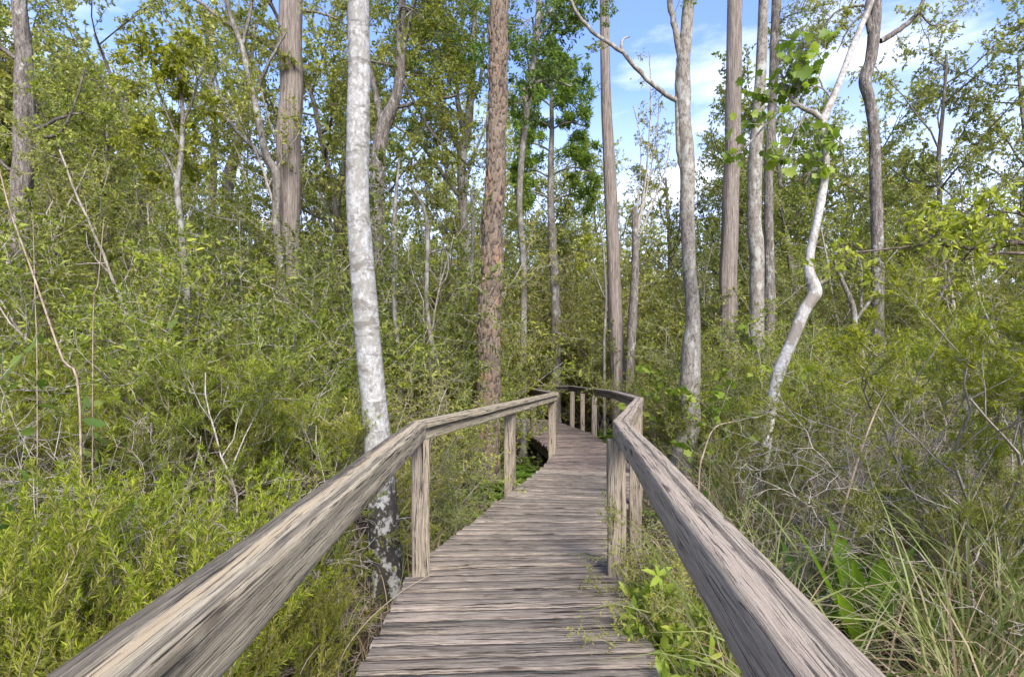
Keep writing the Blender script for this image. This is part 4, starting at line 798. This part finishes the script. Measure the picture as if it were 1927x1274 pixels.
# right foreground
for (px, Y, s, k, lb) in ((1380, 4.8, .80, 1, 'golden green needle bush hiding the foot of the crooked white tree'), (1815, 3.4, 1.3, 0, 'tall needle bush with bare crooked stems and bright plumes at the right edge'), (1905, 3.9, 1.25, 2, 'needle bush at the far right edge behind the tall plumed one'),
                          (1865, 2.7, .72, 1, 'low golden needle bush at the lower right edge'), (1985, 3.0, 1.1, 2, 'needle bush cut off by the right edge of the view')):
    x = (px - CX) / FPX * Y; needle.put(x, Y, rp.random() * 6, s, lb, 'shrub', None, which=k)
for (x, y, s, k, lb) in ((-.42, 4.75, .6, 0, 'small broad leaf plant poking out at the left edge of the boardwalk'), (-.22, 5.55, .95, 1, 'broad leaf plant beside the boardwalk in front of the pine'), (-1.85, 4.15, 1.1, 2, 'broad leaf plant just behind the near left railing'), (-1.55, 4.5, 1.0, 0, 'second broad leaf plant behind the near left railing, nearer the pale trunk'),
                         (.93, 3.55, .95, 1, 'broad leaf plant under the right railing behind the near post'), (1.97, 3.10, 1.8, 0, 'tallest broad leaf plant in the grass right of the railing'), (2.14, 3.25, 1.7, 1, 'broad leaf plant in the grass beside the tallest one'), (1.83, 3.3, 1.6, 2, 'broad leaf plant in the grass behind the tallest one'), (2.3, 2.85, 1.1, 0, 'broad leaf plant low at the bottom right corner')):
    strap.put(x, y, rp.random() * 6, s, lb, 'plant', None, which=k)
scatter(fern, 16, (900, 1060), (6.6, 9.6), (.8, 1.2), 'green fern beside the boardwalk past the pine', 'fern', 'ferns left of the boardwalk past the pine', margin=.2, mind=.25, hh=(0.45, 0.4))
scatter(fern, 12, (1090, 1330), (8.5, 13.5), (.8, 1.3), 'green fern under the far right railing', 'fern', 'ferns under the far right railing', margin=.2, mind=.25, hh=(0.45, 0.4))
scatter(fern, 14, (1300, 1900), (4.5, 8), (.8, 1.2), 'green fern in the grass right of the boardwalk', 'fern', 'ferns in the grass right of the boardwalk', margin=.3, mind=.3, hh=(0.45, 0.4))
scatter(fern, 10, (560, 800), (4.2, 6.5), (.8, 1.2), 'green fern on the dark ground left of the boardwalk', 'fern', 'ferns on the dark ground left of the boardwalk', margin=.3, mind=.3, hh=(0.45, 0.4))
# leafy sprigs at the deck's right edge
C_SPRIG = dict(levels=1, seg=[.08, .06], wob=[.1, .15], up=[.04, .1], nb=[(3, 5)], ang=[45], lr=[.4], t0=[.35], leaf_from=0, ls=.045, end=7, rr=.7, rmin=.002)
sprig = Kind([make_plant('leafy_sprig', RNG(860 + i), C_SPRIG, dict(ln=.075, wr=.38, shape='oval', spread=.3, droop=-.1, var=.2), LF_MAPLE, B_TWIG, stems=6, height=.55, lean=28, r0=.005, spread_base=.06) for i in range(2)])
for (x, y, s, tl, lb) in ((.72, 2.78, 1.0, (0, -.3), 'bright leafy sprig leaning over the deck edge at the foot of the near right post'), (.70, 2.32, .85, (0, -.15), 'bright leafy sprig at the bottom right edge of the deck'), (.84, 2.42, .85, (0, .1), 'bright leafy sprig between the deck edge and the right railing')):
    sprig.put(x, y, rp.random() * 6, s, lb, 'plant', None, tl)
dense.put(.80, 3.02, 1.0, .40, 'small dark twiggy shrub between the near right post and the railing', 'shrub', None, which=0)
dense.put(.86, 2.75, 3.0, .34, 'small dark twiggy shrub under the near right railing', 'shrub', None, which=2)
C_SEED = dict(levels=1, seg=[.12, .09], wob=[.1, .15], up=[.02, .03], nb=[(5, 7)], ang=[55], lr=[.3], t0=[.35], leaf_from=1, ls=.08, end=2, rr=.6, rmin=.0025)
seedling = Kind([make_plant('maple_seedling', RNG(880 + i), C_SEED, dict(ln=.095, wr=.95, shape='maple', spread=.5, droop=.35, var=.25), LF_MAPLE, B_TWIG, stems=2, height=1.75, lean=12, r0=.007, spread_base=.12) for i in range(2)])
for (px, Y, s, lb) in ((1235, 9.0, 1.15, 'thin maple seedling left of the twin stemmed trunk'), (1350, 7.0, .95, 'thin maple seedling right of the twin stemmed trunk'), (1430, 7.4, 1.2, 'thin maple seedling in front of the smooth grey trunk'), (1330, 5.2, .6, 'low maple seedling behind the hooked tan reed'), (1420, 5.4, .65, 'low maple seedling at the foot of the crooked white tree')):
    seedling.put((px - CX) / FPX * Y, Y, rp.random() * 6, s, lb, 'tree', None)
# climbing broad leaved stems at the left edge
C_VINE = dict(levels=1, seg=[.1, .08], wob=[.1, .15], up=[.02, .02], nb=[(4, 6)], ang=[55], lr=[.2], t0=[.4], leaf_from=1, ls=.13, end=1, rr=.6, rmin=.002)
vine = Kind([make_plant('broad_leaved_vine', RNG(870 + i), C_VINE, dict(ln=.095, wr=.42, shape='oval', spread=.4, droop=.2, var=.2), LF_DARK, B_TWIG, stems=3, height=1.9, lean=14, r0=.005, spread_base=.25) for i in range(2)])
for (px, Y, s, lb) in ((30, 2.9, 1.0, 'thin vine with big glossy oval leaves at the left edge'), (170, 3.9, 1.0, 'thin vine with big glossy oval leaves above the grey brush'), (270, 4.4, 1.15, 'vine with two upright oval leaves right of the brown canes')):
    vine.put((px - CX) / FPX * Y, Y, rp.random() * 6, s, lb, 'vine', None)
# dry canes and reeds, one by one
def reed(label, pts, Y, mat, cat='reed'):
    P = [at(px, py, Y + d) for px, py, w_, d in pts]; g = P[0].copy(); g[2] = ground_z(g[0], g[1]) - .02; rng = RNG(int(pts[0][0]))
    root = tag(link('dry_reed', None, None, (float(g[0]), float(g[1]), float(g[2]))), label, cat)
    if P[0][2] > g[2] + .1: P.insert(0, g); W = [pts[0][2]] + [q[2] for q in pts]
    else: W = [q[2] for q in pts]
    sp_ = smooth_path(P, 26); V, F = tube(sp_, np.interp(np.linspace(0, 1, 26), np.linspace(0, 1, len(W)), np.array(W) * .55 / 2 / FPX * Y), 5)
    me = mesh_from('dry_reed', local(V, root), F, mat, smooth=True); bpy.data.objects.remove(root)
    return tag(link('dry_reed', me, None, (float(g[0]), float(g[1]), float(g[2]))), label, cat)
reed('long tan cane leaning right from the left edge of the view', [(150, 760, 8, 0), (115, 670, 8, 0), (60, 510, 7, 0), (20, 400, 6, 0), (0, 325, 5, 0), (-25, 240, 3, 0)], 2.9, B_BRUSH)
reed('upright reddish brown cane above the grey brush', [(175, 620, 4, 0), (185, 530, 4, 0), (194, 430, 3, 0), (196, 410, 2, 0)], 3.6, B_BRUSH)
reed('thin upright brown cane nearest the long leaning one', [(70, 720, 4, 0), (66, 560, 4, 0), (62, 415, 2, 0)], 3.0, B_BRUSH)
reed('long tan reed slanting up through the grass right of the railing', [(1540, 1110, 8, 0), (1575, 1000, 8, 0), (1610, 880, 7, 0), (1650, 770, 6, .1), (1690, 705, 3, .2)], 3.1, B_BRUSH)
reed('short tan reed hooked over beside the golden needle bush', [(1315, 910, 7, 0), (1325, 850, 6, 0), (1345, 805, 5, 0), (1385, 792, 3, 0)], 4.0, B_BRUSH)
reed('bent tan stalk arching low across the near left ground', [(640, 1245, 4, 0), (690, 1170, 4, .1), (760, 1110, 3, .3), (815, 1078, 2, .4)], 2.7, LF_STRAW)

# ------------------------------------------------------------------ uncountable cover
def field(name, label, n, area, ln, wd, mat, seed, bend=1.6, lean=25, fold=.0, nseg=6, clump=.22, margin=.12):
    rng = RNG(seed); A = Arr(); c = 0; cl = None
    while c < n:
        if cl is None or rng.random() < .07:
            Y = area[2] + (area[3] - area[2]) * rng.random() ** 1.3; px = area[0] + (area[1] - area[0]) * rng.random(); cl = ((px - CX) / FPX * Y, Y)
        x = cl[0] + rng.normal(0, clump); y = cl[1] + rng.normal(0, clump)
        if not off_walk(x, y, margin) or y < .3: cl = cl if rng.random() < .8 else None; c += .05; continue
        if 1.2 < x < 2.45 and y < 3.45 and 1500 < CX + x / y * FPX < 1760 and rng.random() < .93: continue
        a = rng.random() * 6.283; b = R(lean) * abs(rng.normal(0, 1)) ; d = np.array([math.sin(b) * math.cos(a), math.sin(b) * math.sin(a), max(.15, math.cos(b))])
        L_ = ln * (.5 + .8 * rng.random()); V, F = ribbon(rng, np.array([x, y, ground_z(x, y) - .01]), d, L_, wd * (.6 + .8 * rng.random()), bend * (.3 + 1.2 * rng.random()), n=nseg)
        A.add(V, F); c += 1
    V, F = A.get(); return tag(link(name, mesh_from(name, V, F, mat)), label, 'grass', None, 'stuff')
field('grass', 'long green grass blades growing right of the railing', 3000, (1330, 2050, 2.0, 7.5), 1.0, .009, LF_GRASS, 901, bend=1.5, lean=16)
field('dry_grass', 'dry straw coloured grass mixed in right of the railing', 5400, (1300, 2050, 1.9, 7.5), .85, .0065, LF_STRAW, 902, bend=2.2, lean=30)
field('dry_grass', 'dry straw and dead stems on the ground left of the boardwalk', 5200, (-150, 900, 1.6, 8), .6, .0055, LF_STRAW, 903, bend=2.4, lean=45)
field('grass', 'thin green grass blades left of the boardwalk under the plants', 2300, (-150, 900, 1.7, 7), .42, .006, LF_GRASS, 904, bend=1.6, lean=28)
field('grass', 'thin grass tufts under the near right railing', 500, (1120, 1420, 2.2, 4.5), .6, .006, LF_GRASS, 905, bend=1.4, lean=18, margin=.05)
field('dry_grass', 'dry stems under the near right railing', 500, (1120, 1450, 2.0, 4.5), .6, .006, LF_STRAW, 906, bend=1.2, lean=20, margin=.05)
def low_cover(name, label, n, area, hz, ln, wr, mat, seed, shape='diamond', up=.8):
    rng = RNG(seed); Y = area[2] + (area[3] - area[2]) * rng.random(n) ** .8; X = (area[0] + (area[1] - area[0]) * rng.random(n) - CX) / FPX * Y
    k = np.array([off_walk(x, y, .06) for x, y in zip(X, Y)]); X, Y = X[k], Y[k]; clump = np.sin(X * 4.1 + 1) * np.sin(Y * 3.7) + np.sin(X * 1.7 + Y * 2.3); k = clump > rng.normal(-.3, .7, len(X)); X, Y = X[k], Y[k]
    pos = np.stack([X, Y, ground_z(X, Y) + .01 + hz * rng.random(len(X)) ** 1.5], 1); d = nrm(rng.normal(0, 1, pos.shape) * [1, 1, .35])
    V, F = leaves(rng, pos, d, ln=ln, wr=wr, shape=shape, spread=.2, droop=0, face_up=up, var=.35); return tag(link(name, mesh_from(name, V, F, mat)), label, 'ground cover', None, 'stuff')
low_cover('leaf_litter', 'brown fallen leaves and bits of bark on the swamp floor', 26000, (-250, 2150, .9, 11), .03, .07, .35, LF_LITTER, 910, up=2.0)
low_cover('ground_cover', 'low green seedlings covering the swamp floor', 30000, (-250, 2150, 2.4, 16), .38, .045, .45, LF_MID, 911)
def deck_litter():
    rng = RNG(915); pos = []
    while len(pos) < 70:
        y = 1.8 + 7 * rng.random(); l, r = walk_at(y); t = rng.random(); t = t if rng.random() < .4 else t ** 3 if rng.random() < .5 else 1 - t ** 3
        pos.append((l + .04 + (r - l - .08) * t, y, DZ + .008))
    pos = np.array(pos); d = rng.normal(0, 1, pos.shape) * [1, 1, .05]; V, F = leaves(rng, pos, nrm(d), ln=.028, wr=.3, shape='diamond', spread=.05, droop=0, face_up=5, var=.4)
    tag(link('leaf_litter', mesh_from('leaf_litter', V, F, LF_LITTER)), 'scattered dead leaves and needles lying on the boardwalk planks', 'leaf litter', None, 'stuff')
deck_litter()
def fallen_twigs():
    rng = RNG(920); A = Arr()
    for i in range(1500):
        Y = 1.2 + 8 * rng.random(); x = (-100 + 2200 * rng.random() - CX) / FPX * Y
        if not off_walk(x, Y, .15): continue
        a = rng.random() * 6.283; L_ = .15 + .5 * rng.random() ** 2; z = ground_z(x, Y) + .02 + .1 * rng.random(); d = np.array([math.cos(a), math.sin(a), rng.normal(0, .2)])
        P = np.array([x, Y, z]) + d * np.linspace(0, L_, 6)[:, None] + np.cumsum(rng.normal(0, .012, (6, 3)), 0); A.add(*tube(P, np.linspace(.005, .002, 6) * (.5 + rng.random()), 4))
    V, F = A.get(); tag(link('fallen_twigs', mesh_from('fallen_twigs', V, F, B_BRUSH, smooth=True)), 'dead twigs littering the ground under the thicket', 'twigs', None, 'stuff')
fallen_twigs()
